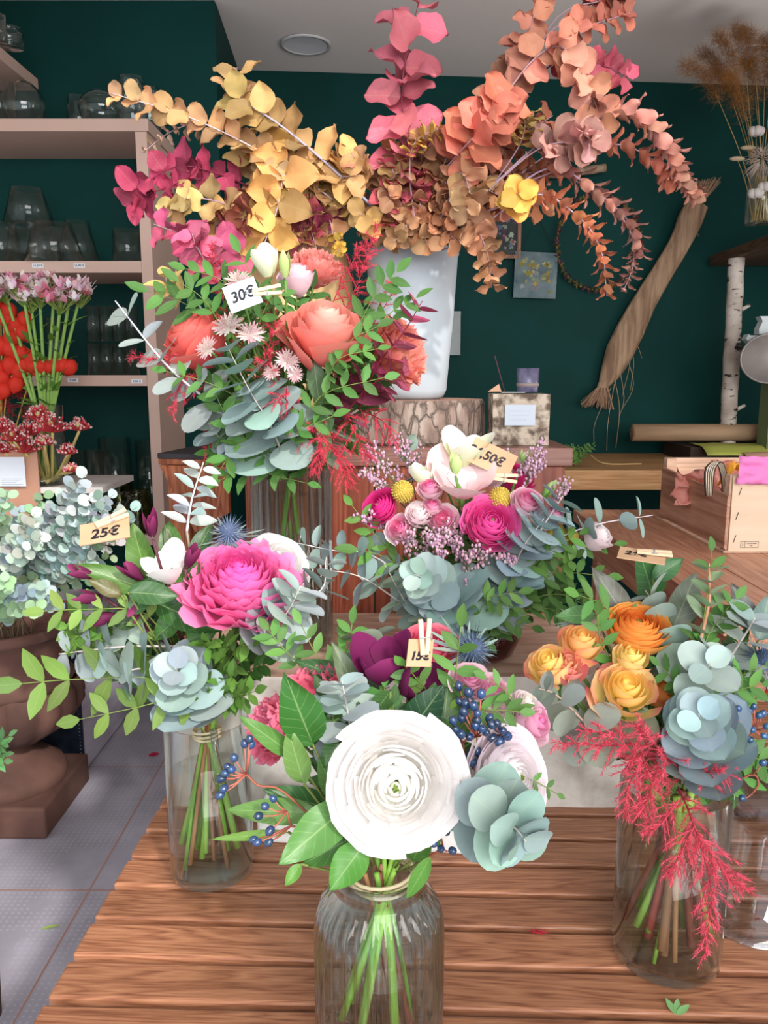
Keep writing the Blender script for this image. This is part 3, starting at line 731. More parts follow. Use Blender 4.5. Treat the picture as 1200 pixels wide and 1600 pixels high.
# glassware
def cyl(r, h, t=.003, r2=None): r2 = r2 or r; return [(0, 0), (r, 0), (r2, h), (r2 - t, h), (r - t, t * 1.5), (0, t * 1.5)]
def bowl(r, h): return [(0, 0), (r * .5, 0)] + [(r * sin(a), h * .5 * (1 - cos(a)) + .002) for a in [radians(q) for q in range(35, 150, 12)]] + [(r * .42, h), (r * .40, h - .004)] + [((r - .003) * sin(a), h * .5 * (1 - cos(a)) + .004) for a in [radians(q) for q in range(140, 20, -12)]] + [(0, .006)]
def jar(r, h): return [(0, 0), (r * .93, 0), (r, .01), (r, h * .68), (r * .78, h * .8), (r * .74, h * .83), (r * .86, h * .86), (r * .86, h), (r * .78, h), (r * .70, h * .85), (r * .94, h * .66), (r * .94, .01), (0, .008)]
def gl(x, yt, w, z, D, kind, label, r2=None, mat=None, group=None, name='glass_vase', cat='vase'):
    b = P(x, yt, D); h = b.z - z; r = S(w, D) / 2; c = V((b.x, D, z + .0006))
    if kind == 'cyl': pf = cyl(r, h, r2=(r * r2 if r2 else None))
    elif kind == 'bowl': pf = bowl(r, h)
    else: pf = jar(r, h)
    m = MB(); m.lathe(pf, (0, 0, 0), 28); o = m.build(name, mat or M_glass, M=Matrix.Translation(c)); tag(o, label, cat, group); return o
G = 'clear glassware on the shelves'
gl(35, 130, 62, 2.255, 3.10, 'bowl', 'round clear fishbowl vase at the left on the top shelf', group=G, name='fishbowl')
gl(-5, 132, 50, 2.255, 3.08, 'cyl', 'clear glass cut by the left edge on the top shelf', group=G)
gl(122, 153, 34, 2.255, 3.22, 'cyl', 'small clear glass behind the middle fishbowl on the top shelf', group=G)
gl(157, 143, 66, 2.255, 3.10, 'bowl', 'wide clear fishbowl vase left of the jar on the top shelf', group=G, name='fishbowl')
gl(205, 123, 44, 2.255, 3.07, 'jar', 'clear screw-neck jar at the right end of the top shelf', group=G, name='glass_jar', cat='jar')
gl(232, 140, 40, 2.255, 3.25, 'jar', 'clear jar half hidden behind the screw-neck jar', group=G, name='glass_jar', cat='jar')
gl(14, 45, 40, hz, 3.05, 'jar', 'clear jar standing on the corner wall shelf', group=G, name='glass_jar', cat='jar')
gl(-8, 25, 30, hz, 3.0, 'cyl', 'tall clear glass at the left edge on the corner wall shelf', group=G)
gl(50, 352, 82, 1.775, 3.14, 'cyl', 'lower upturned tapered glass under the stacked one, upper shelf', r2=.8, group=G)
def gl2(x, yt, yb, w, D, label, r2=None):
    z = P(x, yb, D).z; return gl(x, yt, w, z, D, 'cyl', label, r2=r2, group=G)
gl2(42, 296, 351.5, 74, 3.14, 'upturned tapered glass stacked on top of another, upper shelf', .62)
gl(82, 350, 86, 1.775, 3.05, 'cyl', 'wide upturned tapered glass right of the stack on the upper shelf', r2=.66, group=G)
gl(120, 347, 62, 1.775, 3.17, 'cyl', 'slim upturned tapered glass, third from left on the upper shelf', r2=.6, group=G)
gl(-2, 350, 66, 1.775, 3.06, 'cyl', 'upturned tapered glass cut by the left edge on the upper shelf', r2=.7, group=G)
gl(198, 360, 44, 1.775, 3.12, 'cyl', 'lone straight glass tumbler at the right end of the upper shelf', group=G)
for i, x in enumerate((146, 166, 186, 205, 138, 158, 178, 198)):
    r = 0 if i < 4 else 1; D = 3.08 if i % 2 == 0 else 3.2
    if r == 0: gl(x, 537, 21, 1.370, 3.12, 'cyl', 'slim clear tumbler in the lower layer of the double stack', group='slim tumblers, lower layer of the stack', name='glass_tumbler', cat='glass')
    else: gl2(x + 6, 478, 535.0, 21, 3.12, 'slim clear tumbler in the upper layer of the double stack').update_tag()
for o in list(bpy.data.objects):
    if o.get('label') == 'slim clear tumbler in the upper layer of the double stack': o['group'] = 'slim tumblers, upper layer of the stack'; o['category'] = 'glass'; o.name = 'glass_tumbler'
gl(84, 497, 26, 1.370, 3.15, 'cyl', 'clear glass behind the pink flower stems on the lower shelf', group=G)
BZ = .77
for (x, yt, w, D, lab) in ((122, 705, 26, 3.20, 'narrow tall glass cylinder beside the red flower heads'), (147, 703, 28, 3.08, 'tall glass cylinder, second in the row on the bottom shelf'), (178, 684, 50, 3.22, 'tallest glass cylinder, behind the olive jars'), (232, 688, 42, 3.22, 'tall glass cylinder next to the shelf upright'), (160, 708, 24, 3.15, 'narrow glass cylinder between the tall ones on the bottom shelf')):
    gl(x, yt, w, BZ, D, 'cyl', lab, group='tall glass cylinders on the bottom shelf')
gl(186, 753, 42, BZ, 3.14, 'jar', 'olive green glass jar, the left one of the pair on the bottom shelf', mat=M_olive, name='green_jar', cat='jar')
gl(213, 766, 46, BZ, 3.05, 'jar', 'olive green glass jar, the right one nearest the upright', mat=M_olive, name='green_jar', cat='jar')

# stool
M_teak = wood('teak', (110, 52, 30), (158, 88, 56), (190, 118, 80), axis=2, rough=.5)
z = PZ(262, 695, 1.116); st = T('step_stool', 'wooden stool with black top beside the shelf unit', 'stool', (-.58, 2.8, 0))
RS = Matrix.Translation((-.745, 2.62, 0)) @ Matrix.Rotation(radians(-12), 4, 'Z')
m = MB(); m.box((0, 0, 1.10), (.42, .30, 1.118)); m.build('seat', plain('black_rubber', (48, 46, 50), (62, 60, 64), rough=.7), st, M=RS, smooth=False, bevel=.003)
m = MB(); m.box((0.002, .002, 1.082), (.418, .298, 1.0995)); m.build('seat_edge', M_teak, st, M=RS, smooth=False)
for x in (.03, .30):
    m = MB(); m.box((x, .01, 0), (x + .07, .05, 1.08)); m.build('leg', M_teak, st, M=RS, smooth=False)
    m = MB(); m.box((x, .24, 0), (x + .07, .28, 1.08)); m.build('leg', M_teak, st, M=RS, smooth=False)
m = MB(); m.add([(.012, -.012, 1.08), (.25, -.012, 1.08), (.25, -.012, .93), (.13, -.012, .86), (.012, .008, 1.08), (.25, .008, 1.08), (.25, .008, .93), (.13, .008, .86)], [(0, 3, 2, 1), (4, 5, 6, 7), (0, 1, 5, 4), (1, 2, 6, 5), (2, 3, 7, 6), (3, 0, 4, 7)], (150, 90, 60)); m.build('front_panel', M_teak, st, M=RS, smooth=False)
m = MB(); m.box((.101, .06, .80), (.299, .25, .82)); m.build('tread', M_teak, st, M=RS, smooth=False)

# ---------------------------------------------------------------- terracotta urn + metal box (left)
M_terra = plain('terracotta', (78, 54, 47), (108, 76, 66), rough=.85, scale=7, bump=.2, detail=7)
uc = V((-1.19, 2.375, 0)); urn = T('terracotta_urn', 'large dark terracotta urn with ribbed bowl on a square plinth', 'urn', uc)
m = MB(); m.box((-.18, -.18, 0), (.18, .18, .10)); m.build('plinth', M_terra, urn, M=Matrix.Translation(uc), smooth=False, bevel=.008)
lathe_obj('foot', [(.165, .1005), (.17, .12), (.16, .145), (.14, .155), (.135, .165), (.10, .185), (.075, .21), (.07, .24)], uc, M_terra, urn, 48)
m = MB(); m.lathe([(.07, .235), (.12, .25), (.19, .30), (.225, .36), (.222, .41), (.205, .43)], uc, 120, rib=lambda a, z: 1 + .07 * abs(sin(a * 9))); m.build('ribbed_bowl', M_terra, urn)
lathe_obj('neck', [(.205, .425), (.212, .44), (.196, .46), (.192, .50), (.20, .56), (.235, .60), (.243, .605), (.243, .63), (.232, .635), (.215, .60), (.18, .55), (0, .53)], uc, M_terra, urn, 64)
q = PZ(134, 1208, 0); mb_ = T('metal_planter', 'tall brushed metal planter box with a dark front beside the urn', 'planter', (q.x, 2.8, 0))
m = MB(); m.box((q.x - .28, 2.601, .012), (q.x, 3.2, .50)); m.build('body', plain('zinc', (186, 182, 198), (206, 202, 216), rough=.45, metal=.1, scale=4, stretch=(1, 1, 8)), mb_, smooth=False)
m = MB(); m.box((q.x - .282, 2.592, .012), (q.x + .002, 2.6, .502)); m.build('front_panel', plain('dark_metal', (26, 34, 48), (42, 52, 66), rough=.4, metal=.3, scale=30), mb_, smooth=False)
m = MB()
for i in range(36): m.ball((q.x - .008, 2.5915, .03 + i * .0128), .0016, (190, 195, 205), 5, 3)
m.build('rivet_row', M_paint, mb_)
m = MB(); leaf(m, PZ(62, 1452, .002), V((1, .3, .05)), V((0, 0, 1)), .05, .012, (175, 200, 110), 'lance'); tag(m.build('fallen_leaf', M_small, origin=PZ(62, 1452, .002)), 'small yellow-green leaf lying on the grey floor tiles', 'leaf')
m = MB(); leaf(m, PZ(232, 1180, .002), V((1, .2, .05)), V((0, 0, 1)), .04, .03, (215, 50, 90), 'ovate'); tag(m.build('fallen_petal', M_petal, origin=PZ(232, 1180, .002)), 'red petal lying on the floor tiles behind the left vase', 'petal')
m = MB(); q = P(1058, 1572, .69); q.z = .752
for a in (-.9, -.2, .5): leaf(m, q, V((sin(a + .6), cos(a + .6), .25)), V((0, -.3, 1)), .018, .007, (120, 165, 105), 'lance')
tag(m.build('fallen_sprig', M_small, origin=q), 'tiny green leaf sprig lying on the slats in front of the right vase', 'leaf')
m = MB(); q = PZ(840, 1458, .7515)
for i in range(16): m.tube([q + V((ru(-.012, .012), ru(-.003, .003), .0005)), q + V((ru(-.014, .014), ru(-.003, .004), .003))], .0003, 3, (205, 50, 70))
tag(m.build('plume_scrap', M_plume, origin=q), 'small scrap of red plume lying between two table slats', 'plume scrap')

# ---------------------------------------------------------------- back counter, roll, papers
M_oak = wood('oak_counter', (172, 122, 76), (190, 142, 94), (206, 162, 114), axis=0, rough=.45, scale=.7)
ct = T('wooden_counter', 'pale wooden counter running along the green back wall', 'counter', (1.3, 3.8, 0))
zc = P(950, 735, 3.38).z
m = MB(); m.box((.55, 3.38, zc - .085), (2.29, 4.14, zc)); m.build('worktop', M_oak, ct, smooth=False, bevel=.004)
for x in (.70, 2.2): 
    m = MB(); m.box((x, 3.9, 0), (x + .07, 3.97, zc - .086)); m.build('leg', M_oak, ct, smooth=False)
M_kraft = plain('kraft_paper', (158, 128, 100), (172, 142, 112), rough=.7, scale=6, stretch=(1, 8, 8))
c0 = P(988, 676, 3.9); m = MB(); r = S(27, 3.9) / 2; cz = c0.z
kr = T('kraft_paper_roll', 'long roll of brown kraft paper lying on the back counter', 'paper roll', (c0.x, 3.9, cz - r))
Mx = Matrix.Translation(c0) @ Matrix.Rotation(pi / 2, 4, 'Y')
m.lathe([(r * .35, .0), (r * .4, -.0), (r, 0), (r, 1.05), (r * .35, 1.05), (r * .35, 0)], n=36, M=Mx); m.build('paper', M_kraft, kr)
m = MB(); m.lathe([(r * .30, -.004), (r * .34, -.004), (r * .34, 1.05), (r * .30, 1.05), (r * .30, -.004)], n=24, M=Mx); m.build('core', plain('cardboard_core', (120, 92, 70)), kr)
zb = cz - r
m = MB(); m.box((c0.x + .22, 3.72, zc + .0006), (2.2, 4.08, zb - .014)); tag(m.build('dark_box', plain('dark_board', (40, 28, 24), (56, 40, 32), rough=.7), smooth=False), 'flat dark brown box under the kraft paper roll', 'box')
def sheet(name, x0, x1, y0, y1, z, col, label, cat='paper', amp=.008, M=None, th=.002, droop=.035):
    m = MB(); n = 14; pts = []
    for j in range(n):
        for i in range(n):
            x = x0 + (x1 - x0) * i / (n - 1); y = y0 + (y1 - y0) * j / (n - 1); pts.append((x, y, z + abs(noise.noise(V((x * 6, y * 8, z)))) * amp - droop * max(0, 1 - j / 5) ** 1.5))
    m.grid(pts, n, n, col); return tag(m.build(name, M_paint, M=M, solid=th), label, cat)
sheet('tissue_paper', c0.x + .26, 2.2, 3.62, 3.84, zb - .006, (176, 182, 88), 'yellow-green tissue paper sheet on the flat box under the roll')
sheet('tissue_paper', c0.x + .42, 2.2, 3.56, 3.70, zb - .030, (206, 158, 138), 'salmon tissue paper sheet below the yellow-green one', amp=.014)
m = MB(); m.box((.60, 3.78, zc + .0006), (.93, 4.02, zc + .035)); tag(m.build('green_mat', plain('cutting_mat', (34, 92, 52), rough=.6), smooth=False), 'green cutting mat block on the counter by the little plant', 'mat')
m = MB(); q0 = P(905, 728, 3.45); q0.z = zc + .005; q1 = P(1035, 733, 3.45); q1.z = zc + .005; m.tube(curve([P(920, 709, 3.75), V((q0.x + .15, 3.6, zc + .006)), V((q1.x - .05, 3.58, zc + .006))], 10), .003, 6, (214, 184, 128)); 
tag(m.build('raffia_strand', M_stem), 'single pale raffia strand lying on the counter top', 'raffia')
lp = T('small_plant', 'small bushy green herb lying on the counter behind the pedestal', 'plant', P(905, 715, 3.5))
for i in range(12):
    b = P(900, 716, 3.5); b.z = zc + .004; e = P(ru(885, 930), ru(694, 712), ru(3.42, 3.6)); l_, s_ = pinnate([b, b.lerp(e, .5) + V((0, 0, .01)), e], .022, 5, (86, 128, 62)); l_.build('leaf_spray', M_small, lp); s_.build('stem', M_stem, lp)

# birch post and shelf (right)
def birchmat():
    m, nt, b = newmat('birch_bark'); tc = coords(nt, (1, 1, 1))
    c = ramp(nt, noisen(nt, 10, 6, vec=tc).outputs[0], [(.3, C(158, 142, 132)), (.6, C(206, 196, 186))])
    sp_ = ramp(nt, noisen(nt, 9, 3, vec=coords(nt, (2, 2, 5))).outputs[0], [(.58, (0, 0, 0, 1)), (.63, (1, 1, 1, 1))])
    nt.links.new(mixn(nt, sp_, c, C(60, 48, 42)), b.inputs['Base Color']); setp(b, Roughness=.8); return m
M_birch = birchmat()
a, b = P(1151, 404, 3.92), P(1136, 705, 3.92); b.z = zc + .0006; m = MB(); cv = [a.lerp(b, i / 12) + V((ru(-.002, .002), 0, 0)) for i in range(13)]
bt = T('birch_post', 'slim white birch trunk post standing on the counter under the shelf', 'post', b)
m.tube(cv, [.037 + ru(-.001, .001) for _ in cv], 20, (200, 190, 180)); m.build('trunk', M_birch, bt)
for (i, s_) in ((3, 1), (6, 1), (9, 1)):
    m = MB(); q = cv[i]; m.tube([q + V((.03, -.02, 0)), q + V((.065, -.025, .02))], [.010, .007], 8, (190, 175, 160)); m.build('twig_stub', M_birch, bt)
sx = P(1143, 403, 3.95).x; sz = P(1143, 404, 3.95).z
M_dark = wood('dark_shelf', (60, 42, 32), (84, 62, 46), (106, 82, 62), axis=1, rough=.6)
m = MB(); m.box((sx, 3.0, sz), (2.29, 4.22, sz + .05)); tag(m.build('wooden_shelf', M_dark, smooth=False, bevel=.004, origin=(sx, 3.6, sz)), 'brown wooden shelf resting on the birch post at right', 'shelf')
SZ = sz + .0506
# dried bunch in glass
dv = P(1184, 380, 3.35); dv.z = SZ
t = T('dried_bunch_vase', 'clear glass vase holding the dried grass bunch on the right shelf', 'vase', dv)
lathe_obj('glass', cyl(.055, .20), dv, M_glass, t, 32)
dg = V(dv) + V((0, 0, .01))
def dried(name, label, e, kind, grp='dried stems in the vase on the right shelf'):
    b = dg + V((ru(-.03, .03), ru(-.02, .02), 0)); r_ = T(name, label, 'dried stem', b, grp)
    m = MB(); cv = curve([b, b.lerp(e, .45) + V((0, 0, .03)), e], 12); m.tube(cv, [.0022, .0009], 5, (150, 122, 72)); m.build('stem', M_stem, r_)
    if kind == 'pampas':
        m = MB(); d0 = (cv[-1] - cv[-4]).normalized()
        for i in range(1300):
            f = rnd(); p = e + d0 * (-.02 + .30 * f) + V((0, 0, -.15 * f * f)); p += V((ru(-1, 1), ru(-1, 1), ru(-1, 1))) * .022
            d = (d0 * .8 + V((ru(-1, 1), ru(-1, 1), ru(-1.1, .5)))).normalized() * ru(.025, .06); s_ = d.orthogonal().normalized() * .0006
            m.add([p - s_, p + s_, p + d], [(0, 1, 2)], jit((150, 104, 58), .25))
        m.build('plume', M_plume, r_, smooth=False)
    elif kind == 'cotton':
        m = MB()
        for i in range(4):
            a_ = i * pi / 2; m.ball(e + V((cos(a_) * .015, sin(a_) * .01, 0)), .018, (206, 200, 196), 10, 7)
        m.build('cotton_boll', M_petal, r_)
    elif kind == 'oat':
        m = MB(); m.ball(e, .02, (186, 168, 140), 8, 6, (1.6, .6, .45)); m.build('seed_head', M_petal, r_)
for (x, y) in ((1120, 150), (1135, 130), (1150, 115), (1165, 105), (1180, 108), (1195, 118), (1150, 160), (1180, 150), (1205, 140), (1165, 175)):
    dried('pampas_stem', 'brown feathery pampas plume arching out of the right shelf vase', P(x, y, ru(3.2, 3.4)), 'pampas')
for (x, y) in ((1182, 205), (1181, 302), (1196, 292)): dried('cotton_stem', 'white cotton boll stem in the dried bunch at right', P(x, y, 3.28), 'cotton')
for (x, y) in ((1152, 248), (1169, 231)): dried('bunny_tail_stem', 'pale oval seed head stem leaning left from the dried bunch', P(x, y, 3.28), 'oat')
m = MB()
for i in range(420):
    c_ = P(1192, 250, 3.27); d = V((ru(-1, .6), ru(-1, .5), ru(-1, 1))).normalized(); p = c_ + d * ru(.02, .05); e = p + d * ru(.02, .045) + V((0, 0, -.01)); s_ = d.orthogonal().normalized() * .0012; m.add([p - s_, p + s_, e], [(0, 1, 2)], jit((205, 188, 178), .15))
hy = T('dried_hydrangea', 'pale pink dried flower head in the bunch at the right edge', 'dried flower', dg); m.build('flower_head', M_plume, hy, smooth=False); m = MB(); m.tube([dg, P(1192, 258, 3.27)], .002, 5, (120, 100, 60)); m.build('stem', M_stem, hy)
m = MB()
for i in range(16):
    a_ = 2 * pi * i / 16; m.tube([dg + V((.032 * cos(a_), .032 * sin(a_), 0)), dg + V((.012 * cos(a_ + 1), .012 * sin(a_ + 1), .17))], .0022, 5, jit((165, 150, 110), .2))
o = m.build('dried_straw', M_stem); tag(o, 'pale straw stems standing in the glass vase on the right shelf', 'straw', kind='stuff')

# scale at right
sc_ = T('weighing_scale', 'grey round pan of a weighing scale at the right edge, white bracket above', 'scale', P(1185, 590, 3.6))
c_ = P(1205, 560, 3.6); m = MB(); r = S(39, 3.6)
Mx = Matrix.Translation(c_) @ Matrix.Rotation(radians(90), 4, 'X') @ Matrix.Diagonal((1.25, 1, 1, 1))
m.lathe([(0, -.05), (r * .7, -.048), (r * .92, -.03), (r, .0), (r * .97, .01), (r * .9, -.02), (0, -.03)], n=48, M=Mx); m.build('pan', plain('dull_steel', (138, 132, 130), (158, 150, 146), rough=.5, metal=.4), sc_)
m = MB()
for poly in ([(1166, 530), (1170, 522), (1172, 524), (1205, 524), (1205, 545), (1182, 545)], [(1188, 494), (1205, 494), (1205, 522), (1186, 522), (1186, 514), (1192, 502)]):
    a_ = [P(x, y, 3.66) for x, y in poly]; n = len(a_); m.add(a_ + [q + V((0, .05, 0)) for q in a_], [tuple(range(n)), tuple(range(n, 2 * n))[::-1]] + [(i, i + n, (i + 1) % n + n, (i + 1) % n) for i in range(n)], (205, 215, 215))
m.build('bracket', plain('white_plastic', (196, 206, 208), rough=.4), sc_, smooth=False)
m = MB(); m.tube([P(1150, 543, 3.75), P(1172, 546, 3.68)], .010, 8, (80, 76, 70)); m.build('arm', plain('iron', (70, 68, 64), metal=.6, rough=.5), sc_)
m = MB(); q = P(1203, 600, 3.7); m.box((q.x - .012, 3.66, zc + .0006), (q.x + .1, 3.76, q.z + .05)); m.build('base', plain('scale_green', (104, 120, 84)), sc_, smooth=False)

# raffia bundle hanging
rf = T('raffia_bundle', 'long bundle of natural raffia tied at both ends, hanging slanted on the back wall', 'raffia', P(940, 620, DW(940, .08)))
Dr = DW(1000, .07)
kp = [(1090, 318, 20), (1078, 345, 22), (1062, 380, 19), (1035, 425, 19), (1008, 470, 21), (985, 515, 25), (968, 550, 25), (955, 580, 19), (944, 600, 10), (941, 612, 12), (934, 628, 17)]
cv = curve([P(x, y, Dr) for x, y, w in kp], 60); rr = [S(kp[min(int(i / 6), 9)][2] * (1 - (i / 6 % 1)) + kp[min(int(i / 6) + 1, 10)][2] * (i / 6 % 1), Dr) for i in range(61)]
m = MB(); pts = []; n = 40; tt = (cv[-1] - cv[0]).normalized(); ax = tt.cross(V((0, 1, 0))).normalized()
for i, q in enumerate(cv):
    for k in range(n):
        a_ = 2 * pi * k / n; w = rr[i] * .86 * (1 + .07 * noise.noise(V((cos(a_) * 7, sin(a_) * 7, i * .05))))
        pts.append(q + ax * cos(a_) * w + V((0, 1, 0)) * sin(a_) * w * .6)
m.grid(pts, n, 61, (160, 132, 108), wrap=True)
m.build('bundle', plain('raffia', (128, 100, 78), (178, 148, 120), rough=.75, scale=40, stretch=(1, 1, .08), bump=.4), rf)
for (bx, by, dx, dy, w, nn) in ((1090, 318, 16, -36, 16, 150), (941, 606, -8, 30, 22, 110)):
    m = MB()
    for i in range(nn):
        u = ru(-1, 1); b = P(bx + u * w * .4, by, Dr - ru(0, .04)); e = P(bx + dx * ru(.7, 1.15) + u * w * 1.2, by + dy * ru(.75, 1.1) - u * (4 if dy < 0 else -2), Dr - ru(0, .05)); m.tube([b, e], [.0022, .0012], 4, jit((166, 134, 108), .15), cap=False)
    m.build('frayed_end', M_stem, rf)
m = MB()
for (x0, y0, x1, y1, x2, y2) in ((975, 545, 990, 600, 972, 640), (965, 560, 975, 620, 968, 650), (960, 600, 950, 660, 948, 704), (955, 605, 930, 660, 928, 690), (975, 520, 990, 560, 985, 610), (960, 590, 968, 640, 962, 700), (978, 500, 985, 560, 972, 620), (985, 520, 998, 545, 1003, 560), (1075, 345, 1085, 355, 1092, 370)):
    m.tube(curve([P(x0, y0, Dr - .03), P(x1, y1, Dr - .02), P(x2, y2, Dr)], 8), .0013, 4, jit((196, 166, 134), .1))
m.build('loose_fibre', M_stem, rf)['kind'] = 'stuff'

# pictures, branch, wreath on the back wall
def pressed(parent, M, w, h, n, cols, z=.001):
    for i in range(n):
        x, y = ru(-.42, .42) * w, ru(-.42, .42) * h; m = MB(); c_ = jit(random.choice(cols), .15); r = ru(.035, .09) * w
        for k in range(5):
            a_ = k * 2 * pi / 5 + rnd(); leaf(m, (x, y, z + i * .00006), V((cos(a_), sin(a_), 0)), V((0, 0, 1)), r, r * .7, c_, 'round', bend=0, cup=0, nt=3, nu=2)
        m.build('pressed_flower', M_petal, parent, M=M)
def frame(x0, y0, x1, y1, off, roll, name, label, fr, back, cord=None, n=14, cols=None, fw=.012):
    D = DW((x0 + x1) / 2, off); a_, b_ = P(x0, y1, D), P(x1, y0, D); w, h = b_.x - a_.x, b_.z - a_.z; c_ = (a_ + b_) / 2
    M = facecam(c_, yaw=radians(4.6 if x0 > 700 else 16), roll=roll); t = T(name, label, 'picture', (c_.x, c_.y, a_.z))
    m = MB(); m.box((-w / 2, -h / 2, -.004), (w / 2, h / 2, 0)); m.build('backing', back, t, M=M, smooth=False)
    if fr:
        m = MB()
        for q in (((-w / 2, -h / 2), (w / 2, -h / 2 + fw)), ((-w / 2, h / 2 - fw), (w / 2, h / 2)), ((-w / 2, -h / 2 + fw), (-w / 2 + fw, h / 2 - fw)), ((w / 2 - fw, -h / 2 + fw), (w / 2, h / 2 - fw))): m.box((*q[0], -.006), (*q[1], .012))
        m.build('frame', fr, t, M=M, smooth=False)
    pressed(t, M, w * .85, h * .85, n, cols)
    m = MB(); m.box((-w / 2 + .001, -h / 2 + .001, .0045), (w / 2 - .001, h / 2 - .001, .006)); m.build('pane', M_glass2, t, M=M, smooth=False)
    if cord:
        m = MB(); p_ = P(cord[0], cord[1], D + .005)
        for s_ in (-1, 1): m.tube([M @ V((s_ * w * .42, h / 2, .002)), p_], .0012, 4, (20, 22, 24))
        if len(cord) > 2: m.tube([p_, P(cord[0], cord[2], D - .02)], .0016, 4, (120, 110, 70))
        m.build('cord', M_stem, t)
    return t
frame(744, 296, 816, 404, .03, 0, 'picture_frame', 'brown wooden frame with pressed flowers on dark ground, right of the pale pot', wood('walnut', (90, 58, 42), (128, 86, 66), (150, 108, 84), axis=1), plain('black_velvet', (16, 22, 24), (30, 36, 40), scale=20), n=60, cols=[(190, 190, 180), (96, 60, 84), (60, 70, 56), (200, 110, 130), (110, 120, 160), (160, 160, 150)], fw=.018)
frame(802, 394, 872, 466, .04, radians(-1.5), 'glass_picture', 'frameless grey-blue glass picture of pressed yellow flowers hanging from a cord', None, plain('misty_blue', (74, 94, 106), (120, 132, 138), scale=14), (841, 338, 275), 40, [(206, 198, 150), (186, 176, 120), (200, 170, 80), (170, 160, 170)])
frame(686, 486, 721, 555, .04, 0, 'glass_picture', 'small narrow glass picture of pressed flowers peeping out behind the pale pot', None, plain('dusk_blue', (44, 66, 82), (74, 92, 104), scale=20), (706, 466), 22, [(180, 170, 140), (150, 140, 120), (120, 100, 90)])
D = DW(880, .06); m = MB(); cv = curve([P(835, 268, D), P(870, 272, D), P(905, 268, D), P(946, 262, D)], 14); m.tube(cv, [.020 + ru(-.002, .002) for _ in cv], 14, [jit((112, 92, 76), .2) for _ in cv])
br = T('wooden_branch', 'thick grey-brown branch fixed on the back wall behind the leaves', 'branch', P(890, 270, D)); m.build('limb', plain('weathered_limb', (120, 98, 80), (170, 146, 124), scale=20, bump=.4), br)
m = MB(); m.tube([P(912, 270, D), P(918, 258, D)], .008, 8, (110, 90, 75)); m.build('knot', M_bark, br)
wr = T('dried_wreath', 'thin twig wreath with small purple and yellow dried flowers on the back wall', 'wreath', P(935, 455, DW(930, .04)))
Dw = DW(930, .05); c_ = P(934, 380, Dw); R = S(62, Dw); m = MB()
for k in range(3):
    m.tube([c_ + V(((R + ru(-.006, .006)) * 1.0 * cos(a_), ru(-.008, .008), (R * 1.1 + ru(-.006, .006)) * sin(a_))) for a_ in [2 * pi * i / 40 for i in range(41)]], .0025, 5, (74, 60, 48))
m.build('twig_ring', M_stem, wr); 
for i in range(64):
    a_ = 2 * pi * i / 64; p = c_ + V((R * cos(a_), -.012, R * 1.1 * sin(a_))); m = MB(); cc = random.choice([(88, 48, 72), (110, 96, 50), (96, 62, 80), (70, 78, 48), (104, 44, 60)])
    for k in range(4):
        d = V((ru(-1, 1), ru(-1, .2), ru(-1, 1))); leaf(m, p, d, (0, -1, 0), .022, .010, jit(cc, .2), 'ovate', nt=4, nu=2)
    m.ball(p, .007, jit((130, 112, 60), .2), 6, 4); m.build('dried_flower', M_petal, wr)

# ---------------------------------------------------------------- butcher block table, crate and contents (right)
M_butch = wood('beech_top', (168, 112, 86), (190, 134, 106), (206, 152, 124), axis=1, rough=.45, scale=.8, objrand=.18)
bt = T('work_table', 'broad pinkish brown plank work table at right under the wooden crate', 'table', (1.2, 2.2, 0))
for i in range(6):
    x0 = .672 + i * .17; m = MB(); m.box((x0, 1.52, .86), (x0 + .168, 2.8, .90)); m.build('plank', M_butch, bt, smooth=False, bevel=.0015)
m = MB(); m.box((.69, 1.53, .78), (1.68, 1.56, .859)); m.box((.69, 2.74, .78), (1.68, 2.78, .859)); m.box((.69, 1.561, .78), (.72, 2.739, .859)); m.build('apron', M_butch, bt, smooth=False)
for x, y in ((.73, 1.57), (1.6, 1.57), (.73, 2.67), (1.6, 2.67)):
    m = MB(); m.box((x, y, 0), (x + .06, y + .06, .859)); m.build('leg', M_butch, bt, smooth=False)
M_ply = wood('poplar_ply', (196, 158, 134), (224, 188, 162), (238, 208, 184), axis=0, rough=.55, scale=.5, objrand=.1)
M_plyd = wood('aged_ply', (150, 108, 88), (184, 138, 114), (206, 164, 140), axis=1, rough=.6, scale=.5, objrand=.1)
cr = T('wooden_crate', 'pale plywood crate with a sloping side on the work table', 'crate', (1.2, 2.35, .901))
cx0, cy0, cy1, z0 = .912, 2.10, 2.63, .9008
m = MB(); m.box((cx0 + .012, cy0, z0 + .004), (1.6, cy0 + .010, 1.108)); m.build('front_board', plain('pale_ply', (226, 200, 172), (236, 212, 186), rough=.6, scale=3, stretch=(1, 1, 6)), cr, smooth=False)
m = MB(); m.box((cx0 + .012, cy1 - .01, z0 + .004), (1.6, cy1, 1.103)); m.build('back_board', M_ply, cr, smooth=False)
ya, yb = cy0 - .001, cy1 - .02
m = MB(); vs = [(cx0, ya, z0 + .01), (cx0, yb, z0 + .01), (cx0, yb, 1.075), (cx0, ya, 1.055)]; m.add(vs + [(cx0 + .008, b, c) for a, b, c in vs], [(0, 1, 2, 3), (7, 6, 5, 4), (0, 4, 5, 1), (3, 2, 6, 7), (1, 5, 6, 2), (0, 3, 7, 4)], (180, 140, 120)); m.build('side_board', M_plyd, cr, smooth=False)
for y in (cy0 + .0105, cy1 - .0405):
    m = MB(); m.box((cx0 + .0085, y, z0 + .004), (cx0 + .04, y + .03, 1.108 if y < 2.3 else 1.103)); m.build('corner_post', M_ply, cr, smooth=False)
m = MB(); m.box((cx0 - .002, cy0 - .004, z0), (1.6, cy1, z0 + .0039)); m.build('base_board', M_ply, cr, smooth=False)
